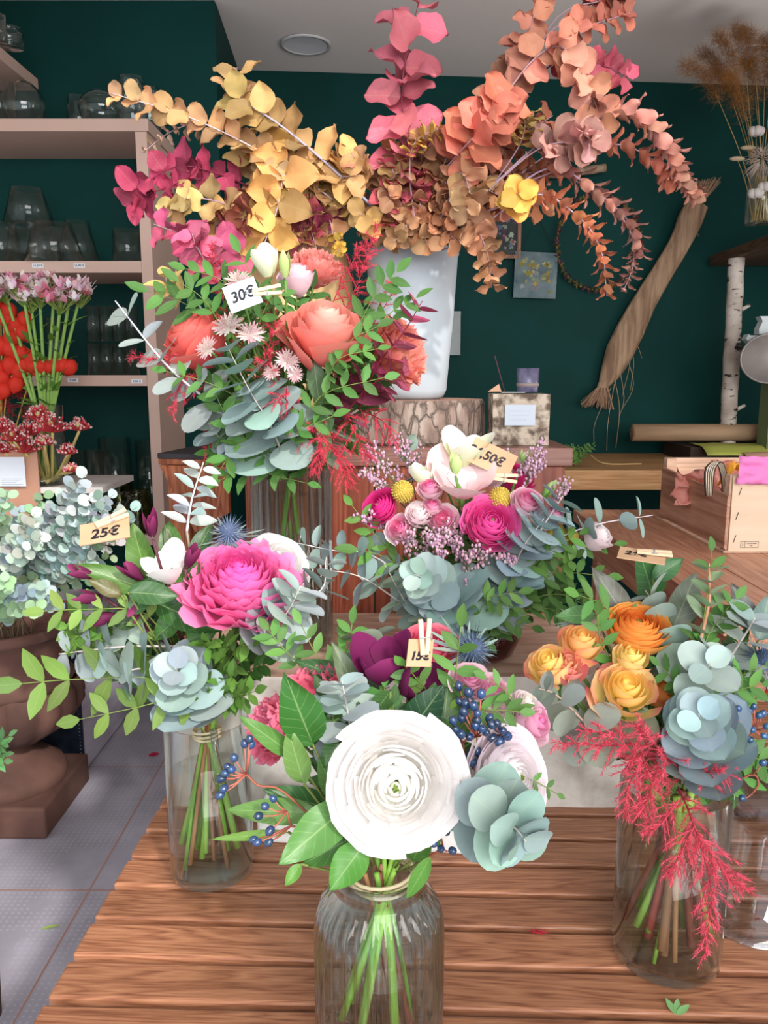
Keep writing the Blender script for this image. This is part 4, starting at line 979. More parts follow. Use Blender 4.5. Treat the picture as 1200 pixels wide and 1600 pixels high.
for (x, y) in ((1157, 768), (1152, 806), (1148, 842)):
    q = P(x, y, 2.098); m = MB(); m.tube([q + V((-.003, 0, -.010)), q + V((.003, 0, .010))], .0009, 5, (70, 60, 56)); m.build('staple', M_stem, cr)
q = P(1171, 851, 2.099); Mx = facecam(q); m = MB()
for a_, b_ in (((-.024, -.0085), (.024, -.0078)), ((-.024, .0078), (.024, .0085)), ((-.024, -.0085), (-.0233, .0085)), ((.0233, -.0085), (.024, .0085)), ((-.0125, -.0085), (-.0118, .0085))): m.box((*a_, 0), (*b_, .0004))
m.build('stamp', plain('stamp_ink', (60, 50, 48)), cr, M=Mx, smooth=False)
text('TUL-10 49607', .0046, Mx @ Matrix.Translation((.006, .003, 0)), cr, (60, 50, 48), 'stamp_writing', 0, 0); text('HT', .0048, Mx @ Matrix.Translation((.006, -.003, 0)), cr, (60, 50, 48), 'stamp_writing', 0, 0); text('ψ', .012, Mx @ Matrix.Translation((-.018, 0, 0)), cr, (60, 50, 48), 'stamp_writing', 0, 0)
def crump(name, x, y, D, w, h, col, label, M=None, amp=.02, rl=0):
    m = MB(); n = 12; pts = []; c_ = P(x, y, D); sd = rnd() * 50
    for j in range(n):
        for i in range(n):
            u, v = i / (n - 1) - .5, j / (n - 1) - .5; pts.append(c_ + V((u * w * cos(rl) - v * h * sin(rl), noise.noise(V((u * 5 + sd, v * 5, 0))) * amp, u * w * sin(rl) + v * h * cos(rl) + noise.noise(V((u * 5, v * 5 + sd, 3))) * amp * .5)))
    m.grid(pts, n, n, col); return tag(m.build(name, M_paint, solid=.0008, origin=c_), label, 'paper')
crump('pink_paper', 1186, 735, 2.085, .11, .075, (232, 132, 196), 'bright pink paper sheet hanging over the crate front', amp=.012, rl=-.05)
crump('tissue_paper', 1090, 762, 2.38, .14, .10, (222, 150, 138), 'crumpled salmon tissue paper inside the crate, at left', amp=.06)
crump('tissue_paper', 1140, 748, 2.45, .13, .12, (214, 140, 122), 'crumpled salmon tissue paper inside the crate by the orange ribbon', amp=.06)
m = MB()
for k in range(9):
    r = .018 + k * .0022; cc = (232, 222, 200) if k % 2 else (70, 52, 48)
    m.tube(curve([P(1103, 775, 2.2) + V((k * .002, 0, 0)), P(1108, 740, 2.2) + V((-.012 + k * .003, -.004, .012)), P(1118, 728, 2.2) + V((k * .002, 0, .010)), P(1128, 745, 2.2) + V((.0 + k * .0018, .003, 0)), P(1130, 775, 2.2) + V((k * .001, 0, -.01))], 14), .0032, 6, cc)
tag(m.build('ribbon_skein', M_paint, origin=P(1115, 760, 2.2)), 'folded skein of cream and black ribbon sticking out of the crate', 'ribbon')
m = MB()
for k in range(14): m.tube(curve([P(1128, 750 + k * .8, 2.24) + V((0, k * .002, 0)), P(1140, 738 - k, 2.24) + V((.004 * (k % 3), -.004, .004)), P(1152, 727 + k * .5, 2.24) + V((0, k * .002, .004)), P(1170, 730 + k, 2.24)], 12), .0034, 6, jit((244, 172, 52), .08))
tag(m.build('orange_yarn', M_paint, origin=P(1145, 740, 2.24)), 'bundle of orange yarn in the crate next to the pink paper', 'yarn')

# clear plastic box, front right
M_plast = glass('clear_plastic', (.9, .92, .95), rough=.05, refl=1.3, base=.07)
cb = T('clear_plastic_tray', 'upturned clear plastic tray at the right edge of the slatted table', 'tray', (.50, .93, .75))
def rrect(x0, x1, y0, y1, r, z, n=8):
    o_ = []
    for (cx_, cy_, a0) in ((x1 - r, y0 + r, -pi / 2), (x1 - r, y1 - r, 0), (x0 + r, y1 - r, pi / 2), (x0 + r, y0 + r, pi)):
        for i in range(n): a_ = a0 + pi / 2 * i / (n - 1); o_.append((cx_ + r * cos(a_), cy_ + r * sin(a_), z))
    return o_
m = MB(); pts = []
for (ins, z) in ((-.02, 0), (0, .004), (.006, .05), (.012, .105), (.02, .118), (.035, .124), (.06, .125)): pts += rrect(.395 + ins, .80 - ins, .80 + ins, 1.04 - ins, .05, .751 + z)
m.grid(pts, 32, 7, (255, 255, 255), wrap=True); m.f.append(tuple(range(6 * 32, 7 * 32))); m.build('shell', M_plast, cb, solid=.003)
m = MB(); pts = rrect(.372, .82, .778, 1.062, .05, .7512) + rrect(.372, .82, .778, 1.062, .05, .7545) + rrect(.378, .815, .785, 1.055, .05, .7545); m.grid(pts, 32, 3, (255, 255, 255), wrap=True); m.build('rim', M_plast, cb)
# ================================================================ vases and bouquets on the slatted table
def vase(name, label, c, prof, water=None, mat=M_glass2, n=64, rib=None, wz=0, extra=None):
    t = T(name, label, 'vase', c); m = MB(); m.lathe(prof, c, n, rib=rib); m.build('glass', mat, t)
    if water:
        r, z0, z1 = water; m = MB(); m.lathe([(0, z0), (r, z0), (r, z1), (0, z1)], c, 48); m.build('water', M_water, t)
    return t
GREEN = [(140, 184, 74), (120, 168, 66), (158, 196, 96), (150, 106, 80), (172, 122, 84), (130, 70, 60)]
# --- left vase
lc = V((-.2175, .925, .7515)); H = .205
vase('cylinder_vase', 'clear cylinder vase at left with stems and pebbles of glass in water', lc, [(0, 0), (.046, 0), (.051, .004), (.052, .012), (.052, H), (.0495, H), (.0495, .016), (.045, .011), (0, .010)], (.049, .012, .135))
B1 = lc + V((0.0, 0, H - .01)); b1 = Bouquet('bouquet in the left cylinder vase with one big ruffled pink rose', B1)
b1.below(18, lc.z + .012, .040, lc, GREEN, r=.0034)
m = MB()
for k in range(3): m.tube([B1 + V((.017 * cos(a), .017 * sin(a), -.012 + k * .0035 + .002 * sin(a + k))) for a in [2 * pi * i / 20 for i in range(21)]], .0018, 6, (222, 206, 172))
m.build('tie', M_stem, b1.root)
m = MB(); q0 = P(334, 1140, .885); q1 = P(344, 1245, .885); m.tube([q0, q1], .0045, 8, (190, 205, 225)); m.build('reflection_strip', M_plast, b1.root)  # pale rod put in for a long white reflection on the vase
# --- centre jar
cc = V((-.0045, .665, .7515)); Hc = .178
def ribc(a, z): return 1 + (.034 * cos(a * 30) if .006 < z < .150 else 0)
vase('ribbed_jar', 'fluted clear glass jar in the centre foreground holding the white ranunculus', cc, [(0, 0), (.05, 0), (.056, .005), (.0585, .015), (.0587, .06), (.0587, .11), (.0575, .128), (.053, .142), (.046, .152), (.0415, .158), (.0410, .162), (.0435, .165), (.0435, Hc), (.040, Hc), (.038, .16), (.044, .148), (.052, .134), (.0545, .11), (.0545, .02), (.050, .012), (0, .010)], (.053, .012, .118), n=240, rib=ribc, mat=M_fluted)
B2 = cc + V((0.002, 0, Hc - .018)); b2 = Bouquet('bouquet in the fluted jar with a large white ranunculus facing front', B2)
b2.below(14, cc.z + .012, .044, cc, GREEN, r=.0032, neck=.018)
m = MB()
for k in range(3): m.tube([B2 + V((.029 * cos(a), .029 * sin(a), .006 + k * .0035 + .002 * sin(a + k))) for a in [2 * pi * i / 20 for i in range(21)]], .0018, 6, (214, 196, 160))
m.build('tie', M_stem, b2.root)
# --- right vase
rc = V((.305, .775, .7515)); Hr = .197
vase('cylinder_vase', 'clear cylinder vase at right foreground with crossed stems in water', rc, [(0, 0), (.052, 0), (.056, .005), (.0565, .015), (.0565, Hr), (.054, Hr), (.054, .018), (.050, .012), (0, .011)], (.0535, .013, .15))
B3 = rc + V((.006, 0, Hr - .03)); b3 = Bouquet('bouquet in the right cylinder vase with orange and yellow roses', B3)
b3.below(22, rc.z + .012, .046, rc, GREEN + [(176, 84, 78), (140, 96, 60)], r=.0034)
# --- tall ribbed vase
tc_ = V((-.143, 1.22, .9515)); Ht = .285
vase('fluted_vase', 'tall fluted cylinder vase with pinkish water under the coral rose bouquet', tc_, [(0, 0), (.056, 0), (.0605, .006), (.061, .02), (.061, Ht), (.0575, Ht), (.0575, .02), (0, .014)], (.057, .016, .235), n=200, mat=M_fluted, rib=lambda a, z: 1 + (.026 * cos(a * 25) if z > .01 else 0))
B4 = tc_ + V((0, 0, Ht - .01)); b4 = Bouquet('tall bouquet of coral roses with red plumes and silver eucalyptus in the fluted vase', B4)
b4.below(20, tc_.z + .02, .045, tc_, GREEN + [(170, 60, 70), (150, 140, 60)], r=.0034)
# --- ruby vase
vc = V((.15, 1.155, .951)); 
vase('ruby_vase', 'small round ruby glass vase on the timber block under the pink bouquet', vc, [(0, 0), (.03, 0), (.045, .01), (.055, .035), (.052, .065), (.036, .088), (.034, .11), (.038, .125), (.036, .125), (.031, .11), (.033, .09), (.049, .064), (.052, .035), (.04, .012), (0, .006)], (.045, .012, .05), mat=M_redglass)
B5 = vc + V((0, 0, .115)); b5 = Bouquet('pink bouquet with ranunculus, spray roses and yellow craspedia balls on the timber block', B5)
b5.below(9, vc.z + .012, .025, vc, GREEN, r=.002)

EU = (158, 180, 176); EUD = (128, 156, 156); OL = (136, 168, 84)
# ================= bouquet 1 (left)
b1.fl('garden_rose', rose(.060, (238, 90, 176), (246, 134, 190), n=52, zs=.8, open_=.8, ruf=.10, ce=(252, 186, 206), tight=.05), 374, 912, .86, (.12, -.5, .9), 'ruffled hot pink garden rose with peach outer petals', back=.04, sr=.003)
b1.fl('ranunculus', ranunc(.036, (250, 248, 246), (246, 243, 240), n=40), 438, 880, .92, (.5, -.5, .6), 'white ranunculus behind the pink rose', back=.02)
b1.fl('tuberose', bud(.017, .045, (246, 246, 240), (255, 255, 252), n=7, open_=.9), 268, 905, .86, (-.1, -.55, .85), 'white half open flower', mat=M_petal)
b1.fl('eryngium', eryngium(.033), 357, 832, .90, (.0, -.4, .9), 'blue spiny sea holly head')
b1.fl('rose', rose(.030, (225, 80, 120), (230, 110, 130), n=20), 412, 868, .97, (.2, -.3, .9), back=.02)
b1.fl('rose', rose(.024, (225, 90, 110), (220, 100, 110), n=18), 318, 868, .97, (-.1, -.3, .9), back=.02)
b1.euc([(292, 830, .92), (300, 780, .925), (318, 722, .93)], .020, .011, 7, col=(190, 205, 208), lean=12, asp=.55, shape='ovate', face=.55, stemc=(215, 215, 218), stemr=.0018, label='upright pale eucalyptus tip', cup=.3, bend=.12)
b1.euc([(322, 1115, .895), (302, 1085, .865), (284, 1058, .83), (274, 1044, .80)], .037, .010, 10, col=(158, 184, 186), lean=28, asp=1.0, label='silver blue eucalyptus rosette pointing at the viewer', bend=.0)
b1.euc([(395, 1000, .87), (425, 982, .85), (450, 955, .83), (470, 915, .83)], .028, .013, 9, col=(166, 186, 182), lean=22)
b1.euc([(300, 1010, .87), (200, 1010, .85), (140, 1016, .84), (92, 1022, .83)], .027, .013, 8, col=(168, 190, 188), lean=6, face=.55, label='silver eucalyptus reaching left over the terracotta urn')
b1.euc([(280, 1050, .86), (215, 1045, .84), (180, 1060, .83)], .024, .016, 4, col=(150, 176, 172), lean=10)
b1.euc([(330, 950, .87), (490, 930, .88), (510, 870, .90)], .020, .012, 6, col=(160, 182, 178), lean=10)
for a in ((230, 905, 205, 820, .87, .86, 48, (104, 148, 62)), (240, 925, 118, 880, .86, .83, 40, (96, 140, 56)), (200, 925, 278, 930, .82, .82, 42, (70, 112, 62)), (190, 930, 138, 905, .84, .83, 26, (120, 112, 66)), (205, 960, 255, 890, .83, .84, 40, (66, 112, 60)), (290, 935, 255, 820, .90, .90, 30, (92, 112, 62)), (240, 940, 345, 985, .86, .85, 55, (58, 112, 50)), (260, 905, 320, 880, .86, .86, 34, (88, 140, 62)), (215, 970, 175, 975, .85, .84, 30, (62, 88, 50)), (270, 880, 262, 812, .90, .92, 40, (92, 136, 66)), (330, 1000, 300, 960, .86, .85, 60, (70, 122, 60)), (285, 960, 235, 1000, .86, .85, 40, (80, 128, 64)), (300, 880, 330, 815, .90, .92, 34, (70, 106, 60))):
    b1.leaf(*a)
for (x, y, dx, dz) in ((238, 838, .0, 1), (222, 905, -.5, .6), (160, 935, -1, .2), (182, 962, -1, -.1), (292, 885, .4, .8), (150, 900, -1, .4), (225, 930, -.3, -.5)):
    b1.fl('freesia_bud', bud(.0075, .032, (92, 30, 62), (150, 56, 104), n=5, open_=0), x, y, .845, (dx, -.3, dz), sr=.0018, stem=(86, 44, 52))
b1.pin([(240, 1060, .84), (110, 1062, .82), (35, 1068, .80)], .042, 5, col=(124, 150, 74), face=(0, -1, .35), label='light green leaf spray reaching to the left edge')
b1.pin([(300, 1085, .84), (215, 1105, .82), (125, 1124, .81)], .034, 5, col=(124, 150, 74), face=(0, -1, .35))
b1.pin([(230, 960, .85), (140, 952, .83), (70, 955, .82)], .027, 6, col=(140, 168, 88))
for i in range(13):
    x, y = ru(300, 430), ru(990, 1095); b1.pin([(340, 1080, .90), ((340 + x) / 2, y + 10, .86), (x, y, .835)], .024, 7, col=(104, 150, 66))
for i in range(7):
    b1.pin([(330, 1060, .90), (ru(110, 180), ru(960, 1010), .86), (ru(80, 150), ru(980, 1000), .84)], .024, 6, col=(112, 150, 66))
b1.fill(16, 310, 970, 190, 120, .90, 1.0, L=.028, col=(66, 102, 50))
b1.fill(8, 330, 1060, 120, 60, .88, .98, L=.026, col=(76, 118, 54))

# ================= bouquet 2 (centre)
b2.fl('ranunculus', ranunc(.0535, (246, 243, 238), (246, 242, 242), n=44, zs=.62, p_out=1.5), 618, 1224, .60, (.0, -1, .28), 'large white ranunculus facing front, thin outer petals', sr=.0032, back=.03, roll=0)
b2.fl('ranunculus', ranunc(.046, (250, 244, 244), (250, 236, 242), n=40, zs=.62, p_out=1.5), 796, 1216, .66, (.55, -.62, .35), 'white ranunculus with a pink blush at right', sr=.003, back=.025)
b2.fl('rose', rose(.038, (226, 96, 130), (240, 130, 150), n=26, ce=(248, 170, 180)), 668, 1018, .82, (.05, -.45, .9), 'pink rose behind the clothes peg tag', back=.03)
b2.fl('carnation', carnation(.034, (232, 92, 130)), 498, 1092, .76, (-.3, -.5, .7), 'deep pink carnation half hidden by a big leaf', back=.02)
b2.fl('carnation', carnation(.028, (236, 110, 150)), 428, 1138, .76, (-.6, -.5, .4), 'pink carnation at the left rim', back=.02)
b2.fl('tulip', bud(.025, .05, (104, 26, 74), (140, 50, 104), n=6, open_=.3), 596, 1062, .74, (-.05, -.25, .95), 'purple tulip like bloom', sr=.003)
b2.fl('tulip', bud(.018, .04, (96, 22, 66), (124, 40, 92), n=5, open_=.3), 632, 1080, .73, (.5, -.5, .5), sr=.002)
b2.fl('eryngium', eryngium(.038, (88, 112, 140), (150, 170, 180)), 738, 1015, .80, (.5, -.6, .5), 'blue grey sea holly behind the green leaves')
for (x, y, R, d) in ((734, 1062, .018, (.1, -.6, .7)), (768, 1080, .019, (.3, -.5, .6)), (832, 1128, .024, (.7, -.5, .4)), (822, 1098, .014, (.4, -.3, .8)), (788, 1128, .015, (.2, -.8, .5)), (806, 1140, .015, (.3, -.9, .2))):
    b2.fl('spray_rose', rose(R, (232, 130, 180) if R > .016 else (240, 240, 225), (244, 222, 226), n=18, zs=1.1), x, y, .72, d, back=R * .7, sepal=.014)
b2.euc([(555, 1190, .70), (548, 1140, .69), (540, 1095, .685), (534, 1062, .685)], .026, .009, 7, col=(172, 194, 194), lean=24, label='upright silver eucalyptus tip between pink blooms', tie=True, bend=.15)
b2.euc([(725, 1262, .66), (765, 1272, .60), (800, 1290, .565), (822, 1315, .55)], .025, .011, 9, col=(146, 176, 170), lean=22, label='silver eucalyptus cluster drooping at right over the table')
b2.euc([(600, 1180, .72), (585, 1040, .78), (575, 990, .80)], .022, .014, 5, col=(120, 138, 110), lean=20)
GL = (104, 148, 72)
for a in ((488, 1162, 448, 1062, .665, .64, 78, (62, 124, 50)), (462, 1182, 378, 1122, .67, .65, 34, (98, 150, 66)), (475, 1225, 450, 1142, .66, .65, 46, (120, 162, 82)), (545, 1258, 440, 1346, .62, .57, 76, (104, 158, 80)), (500, 1270, 350, 1265, .66, .66, 46, (116, 160, 82)), (520, 1265, 415, 1235, .68, .66, 50, (62, 116, 56)), (570, 1318, 515, 1392, .60, .58, 64, (90, 156, 58)), (565, 1300, 470, 1352, .63, .62, 56, (78, 134, 52)), (645, 1345, 670, 1292, .64, .62, 44, (86, 144, 58)), (672, 1340, 634, 1408, .60, .595, 30, (104, 166, 66)), (655, 1130, 672, 1040, .73, .73, 60, (136, 172, 86)), (640, 1145, 692, 1072, .69, .69, 62, (40, 84, 54)), (575, 1115, 520, 1005, .74, .74, 42, (110, 130, 92)), (575, 1075, 462, 1030, .76, .77, 44, (62, 108, 58)), (700, 1130, 760, 1100, .71, .71, 60, (134, 178, 70)), (690, 1160, 702, 1060, .70, .72, 66, (84, 128, 62)), (530, 1160, 505, 1200, .66, .65, 40, (72, 124, 60)), (530, 1250, 500, 1190, .66, .65, 40, (96, 142, 70)), (560, 1330, 545, 1290, .64, .62, 40, (78, 130, 56)), (690, 1290, 712, 1250, .65, .64, 34, (84, 132, 58)), (450, 1300, 325, 1312, .66, .66, 17, (126, 170, 76)), (610, 1080, 580, 1120, .70, .70, 34, (76, 120, 60)), (470, 1350, 445, 1385, .62, .61, 24, (110, 168, 66)), (500, 1180, 545, 1130, .70, .70, 40, (50, 96, 46)), (640, 1330, 590, 1300, .64, .63, 44, (96, 150, 70)), (720, 1170, 690, 1210, .68, .66, 40, (70, 116, 56))):
    b2.leaf(*a)
b2.berries([(440, 1235), (405, 1228), (385, 1210)], [(390, 1155), (382, 1162), (366, 1184), (356, 1198), (362, 1202), (352, 1208), (344, 1218), (350, 1232), (344, 1242), (392, 1163), (346, 1216)], .65, r=.0037, label='left berry stalk over the left vase')
b2.berries([(470, 1295), (455, 1290), (448, 1268)], [(427, 1248), (414, 1260), (422, 1298), (420, 1316), (396, 1312), (402, 1316), (404, 1275)], .625, r=.0036)
b2.berries([(690, 1325), (685, 1300), (690, 1290)], [(690, 1280), (697, 1299), (678, 1317), (689, 1326), (707, 1329)], .62, r=.0037)
b2.berries([(735, 1235), (728, 1190), (724, 1160), (745, 1150), (790, 1148)], [(717, 1072), (732, 1082), (752, 1084), (718, 1096), (728, 1100), (735, 1096), (740, 1103), (725, 1112), (722, 1122), (746, 1115), (745, 1126), (743, 1134), (708, 1126), (699, 1140), (712, 1140), (720, 1147), (702, 1154), (715, 1160), (734, 1151), (753, 1139), (765, 1122), (769, 1132), (777, 1130), (778, 1138), (786, 1142), (760, 1145), (770, 1153), (781, 1158), (793, 1150), (746, 1174), (735, 1179), (738, 1193), (745, 1190), (734, 1195)], .665, r=.0040, label='large cluster of dark blue berries on red stalks')
for a in (([(700, 1110, .72), (712, 1050, .71), (720, 980, .70)], .026, 5), ([(670, 1100, .73), (650, 1060, .72), (632, 1040, .71)], .022, 4), ([(800, 1120, .70), (790, 1080, .69), (760, 1060, .69)], .018, 4), ([(520, 1060, .80), (545, 1010, .80), (550, 975, .80)], .022, 6), ([(480, 1060, .80), (440, 1010, .80), (420, 985, .80)], .022, 6), ([(730, 1120, .70), (770, 1110, .69), (812, 1112, .69)], .02, 5), ([(690, 1180, .68), (820, 1215, .66), (870, 1240, .66)], .012, 6), ([(560, 1080, .76), (500, 1030, .78), (470, 975, .80)], .022, 6)):
    b2.pin(a[0], a[1], a[2], col=(108, 158, 84))
b2.fill(20, 600, 1150, 150, 95, .69, .78, L=.03, col=(66, 106, 50), pairs=5)
b2.fill(8, 600, 1300, 90, 50, .64, .70, L=.02, col=(70, 116, 50), pairs=4)
for i in range(14):
    a = rnd() * 2 * pi; x, y = 600 + 120 * cos(a), 1190 + 100 * sin(a)
    b2.leaf(600 + 40 * cos(a), 1230 + 40 * sin(a), x, y, .68, .70, 46, jit((64, 108, 52), .2))

# ================= bouquet 3 (right)
YO, YB = (236, 176, 60), (246, 214, 120)
b3.fl('ranunculus', ranunc(.034, (240, 140, 60), (248, 186, 100), n=40, zs=.8, p_out=1.75), 996, 982, .83, (.0, -.45, .95), 'orange ranunculus at the top of the right bouquet', back=.03)
b3.fl('spray_rose', rose(.033, (252, 208, 104), (255, 246, 168), n=20, ce=(226, 60, 120), zs=1.15, tight=.14), 978, 1080, .78, (-.05, -.55, .85), 'yellow rose with magenta petal edges', back=.026, sepal=.022)
b3.fl('spray_rose', rose(.0215, (252, 226, 130), (255, 246, 166), n=14, ce=(236, 120, 120), zs=1.25, open_=.4), 987, 1028, .80, (-.05, -.4, .9), 'closed yellow rosebud between the orange and the edged rose', back=.02, sepal=.016)
b3.fl('spray_rose', rose(.024, (250, 200, 110), (254, 220, 150), n=18, ce=(224, 70, 90), zs=1.25, open_=.5), 908, 1004, .81, (.1, -.35, .9), 'orange rosebud, upper one at the left', back=.024, sepal=.016)
b3.fl('spray_rose', rose(.026, (252, 214, 110), (255, 244, 164), n=18, ce=(226, 60, 100), zs=1.25, open_=.5), 860, 1040, .79, (-.4, -.35, .8), 'yellow rosebud at the left tip of the right bouquet', back=.026, sepal=.016)
b3.fl('spray_rose', rose(.019, (244, 180, 140), (244, 170, 160), n=12, ce=(226, 60, 120), zs=1.3, open_=.4), 888, 1042, .785, (.1, -.5, .8), back=.02, sepal=.014)
b3.fl('spray_rose', rose(.018, (240, 180, 80), (244, 170, 100), n=12, ce=(226, 60, 90), zs=1.2), 1036, 1082, .81, (.6, -.3, .6), back=.018, sepal=.014)
b3.fl('eryngium', eryngium(.030, (84, 108, 160), (150, 170, 205)), 1192, 1030, .80, (.4, -.6, .7), 'blue sea holly at the right edge')
b3.fl('eryngium', eryngium(.024, (70, 74, 90), (110, 115, 125)), 905, 965, .90, (-.1, -.4, .8))
b3.fl('freesia_bud', bud(.010, .03, (220, 80, 40), (240, 120, 50), n=5, open_=.3), 1196, 1085, .80, (.8, -.3, .3))
b3.euc([(1108, 1165, .77), (1102, 1145, .75), (1096, 1128, .725), (1092, 1116, .70)], .031, .009, 9, col=(160, 186, 196), lean=30, label='big powder blue eucalyptus rosette', cup=.25, bend=-.05, nt=10, nu=6)
b3.euc([(1110, 1215, .775), (1106, 1195, .77), (1100, 1175, .765)], .027, .026, 3, col=(142, 172, 176), lean=22)
b3.euc([(1085, 1085, .80), (1100, 1055, .77), (1110, 1036, .75)], .030, .010, 4, col=(166, 188, 180), lean=20, label='round grey green eucalyptus pair with a pale tip')
b3.euc([(1075, 1090, .82), (1058, 1010, .83), (1030, 955, .86), (1008, 922, .87)], .022, .014, 5, col=(156, 180, 168), lean=22, stemc=(200, 160, 130), stemr=.0022)
b3.euc([(1092, 1010, .80), (1108, 940, .80), (1108, 880, .80)], .020, .010, 6, col=(128, 164, 112), lean=30, stemc=(190, 140, 110), stemr=.0022, asp=.6)
b3.euc([(1120, 1060, .80), (1165, 990, .79), (1180, 965, .785)], .026, .012, 4, col=(174, 194, 190), lean=20)
b3.euc([(940, 1160, .80), (905, 1120, .77), (868, 1085, .755), (842, 1076, .75)], .024, .008, 6, col=(156, 172, 156), lean=15, stemc=(196, 164, 150), asp=.8, label='grey green eucalyptus spray at the left under the rosebuds')
b3.euc([(960, 1150, .80), (935, 1120, .78)], .03, .026, 2, col=(150, 166, 152), lean=15)
for a in ((990, 985, 930, 885, .86, .87, 48, (122, 122, 112)), (1050, 985, 1090, 895, .84, .84, 52, (124, 134, 116)), (1170, 985, 1148, 912, .84, .85, 44, (112, 112, 108)), (1020, 935, 1005, 865, .90, .88, 60, (72, 130, 68)), (1020, 905, 1068, 872, .88, .88, 34, (84, 140, 84)), (1110, 980, 1160, 950, .86, .86, 50, (96, 150, 70)), (1185, 1000, 1205, 930, .82, .83, 50, (132, 160, 150)), (930, 960, 872, 962, .84, .82, 32, (100, 150, 90)), (1150, 1100, 1170, 1060, .78, .78, 44, (92, 168, 72)), (1050, 1040, 1010, 990, .84, .84, 60, (130, 142, 130))):
    b3.leaf(*a)
for a in (([(985, 990, .84), (940, 945, .83), (905, 930, .82)], .026, 4), ([(960, 1040, .82), (938, 1000, .80), (935, 960, .79)], .022, 4), ([(1100, 1090, .79), (1150, 1060, .77), (1195, 1040, .76)], .022, 5), ([(1090, 1110, .78), (1150, 1080, .76), (1190, 1070, .75)], .022, 5), ([(1085, 1060, .80), (1110, 900, .80), (1112, 862, .80)], .022, 3), ([(1060, 1090, .80), (1050, 1060, .79), (1030, 1040, .79)], .02, 4), ([(1130, 1230, .77), (1170, 1210, .76), (1200, 1200, .76)], .022, 4), ([(1050, 1240, .77), (1030, 1250, .74), (1010, 1240, .73)], .018, 4), ([(1130, 1150, .77), (1170, 1180, .76), (1200, 1190, .76)], .024, 5), ([(940, 1130, .82), (900, 1080, .84), (870, 1070, .85)], .022, 5), ([(1100, 1010, .80), (1130, 960, .80), (1150, 935, .80)], .022, 5)):
    b3.pin(a[0], a[1], a[2], col=(104, 156, 84))
b3.berries([(1150, 1190), (1165, 1160), (1180, 1140)], [(1141, 1109), (1154, 1107), (1145, 1118), (1150, 1121), (1146, 1133), (1152, 1130), (1171, 1110), (1176, 1140), (1166, 1152), (1172, 1156), (1192, 1115), (1198, 1135), (1186, 1118), (1178, 1104), (1194, 1150)], .755, r=.0035, col=(44, 84, 124), label='blue berry cluster at the right edge')
b3.berries([(1175, 1210), (1185, 1225), (1175, 1240)], [(1192, 1192), (1160, 1247)], .75, r=.0035, col=(44, 84, 124))
b3.plume([(1080, 1225, .79), (1020, 1170, .755), (940, 1165, .74), (860, 1160, .73)], .05, nb=32, dens=1.0, label='red asparagus plume spreading left under the roses')
b3.plume([(1050, 1220, .77), (1000, 1190, .74), (960, 1150, .73), (900, 1140, .73)], .045, nb=24)
b3.plume([(1060, 1200, .76), (1020, 1160, .74), (990, 1130, .73)], .05, nb=20)
b3.plume([(1010, 1190, .74), (985, 1220, .72), (975, 1280, .715)], .035, nb=18)
b3.plume([(1030, 1190, .74), (1015, 1240, .715), (1000, 1275, .71)], .04, nb=22)
b3.plume([(1080, 1220, .77), (1110, 1205, .735), (1140, 1212, .73)], .04, nb=18)
b3.plume([(1060, 1230, .76), (1085, 1290, .705), (1110, 1380, .695), (1108, 1440, .695), (1100, 1500, .70)], .042, nb=40, label='long red plume hanging down in front of the right vase')
b3.plume([(1085, 1290, .70), (1060, 1340, .69), (1045, 1370, .69)], .035, nb=18)
b3.plume([(1090, 1300, .70), (1130, 1360, .69), (1168, 1392, .69)], .038, nb=22)
b3.plume([(1060, 1250, .71), (1030, 1290, .70), (1005, 1300, .70)], .03, nb=14)
b3.fill(22, 1060, 1080, 150, 120, .80, .92, L=.027, col=(66, 104, 56))
b3.fill(7, 1080, 1220, 90, 40, .77, .84, L=.024, col=(76, 116, 60))
for i in range(10): b3.leaf(1060, 1130, 1060 + ru(-130, 130), 1070 + ru(-120, 90), .86, ru(.88, .94), 50, jit((56, 90, 56), .2))

# ================= bouquet 4 (tall, coral roses)
CR = (222, 92, 92)
b4.fl('rose', rose(.052, (252, 214, 196), (236, 132, 122), n=28, zs=1.3, ce=(250, 170, 150), base=(206, 62, 70)), 508, 512, 1.09, (.16, -.45, .85), 'large coral rose, the right one facing front', back=.04, sepal=.03, sr=.003)
b4.fl('rose', rose(.046, (250, 150, 130), (232, 100, 98), n=28, zs=1.15, ce=(252, 160, 140), base=(214, 70, 80), open_=.8), 300, 522, 1.12, (-.6, -.35, .75), 'coral rose at the left seen from its side', back=.04, sepal=.03, sr=.003)
b4.fl('rose', rose(.026, (238, 206, 216), (242, 214, 222), n=18, zs=1.2, open_=.5), 463, 430, 1.15, (.0, -.3, .95), 'pale pink lisianthus bloom', back=.02)
b4.fl('lisianthus', bud(.0165, .042, (232, 236, 200), (250, 250, 240), n=7, open_=.35), 420, 432, 1.10, (-.12, -.25, .95), 'creamy white opening bud')
b4.fl('lisianthus', bud(.008, .034, (186, 206, 130), (200, 215, 150), n=4, open_=-.2), 446, 433, 1.07, (.0, -.2, .97), 'slim green bud')
b4.fl('carnation', carnation(.030, (236, 140, 130)), 494, 418, 1.19, (.2, -.5, .8), 'salmon pink carnation at the top', back=.02)
b4.fl('carnation', carnation(.040, (240, 140, 122)), 624, 552, 1.14, (.7, -.5, .3), 'salmon carnation at the right behind dark red leaves', back=.02)
for (x, y, r, dx, dz) in ((357, 512, .024, -.2, .7), (392, 524, .021, .2, .6), (325, 545, .019, -.5, .4), (448, 565, .019, .3, .5), (425, 582, .014, -.2, .3), (460, 585, .013, .3, .1), (372, 440, .02, .0, .9)):
    b4.fl('astrantia', astrantia(r), x, y, 1.075, (dx, -.8, dz))
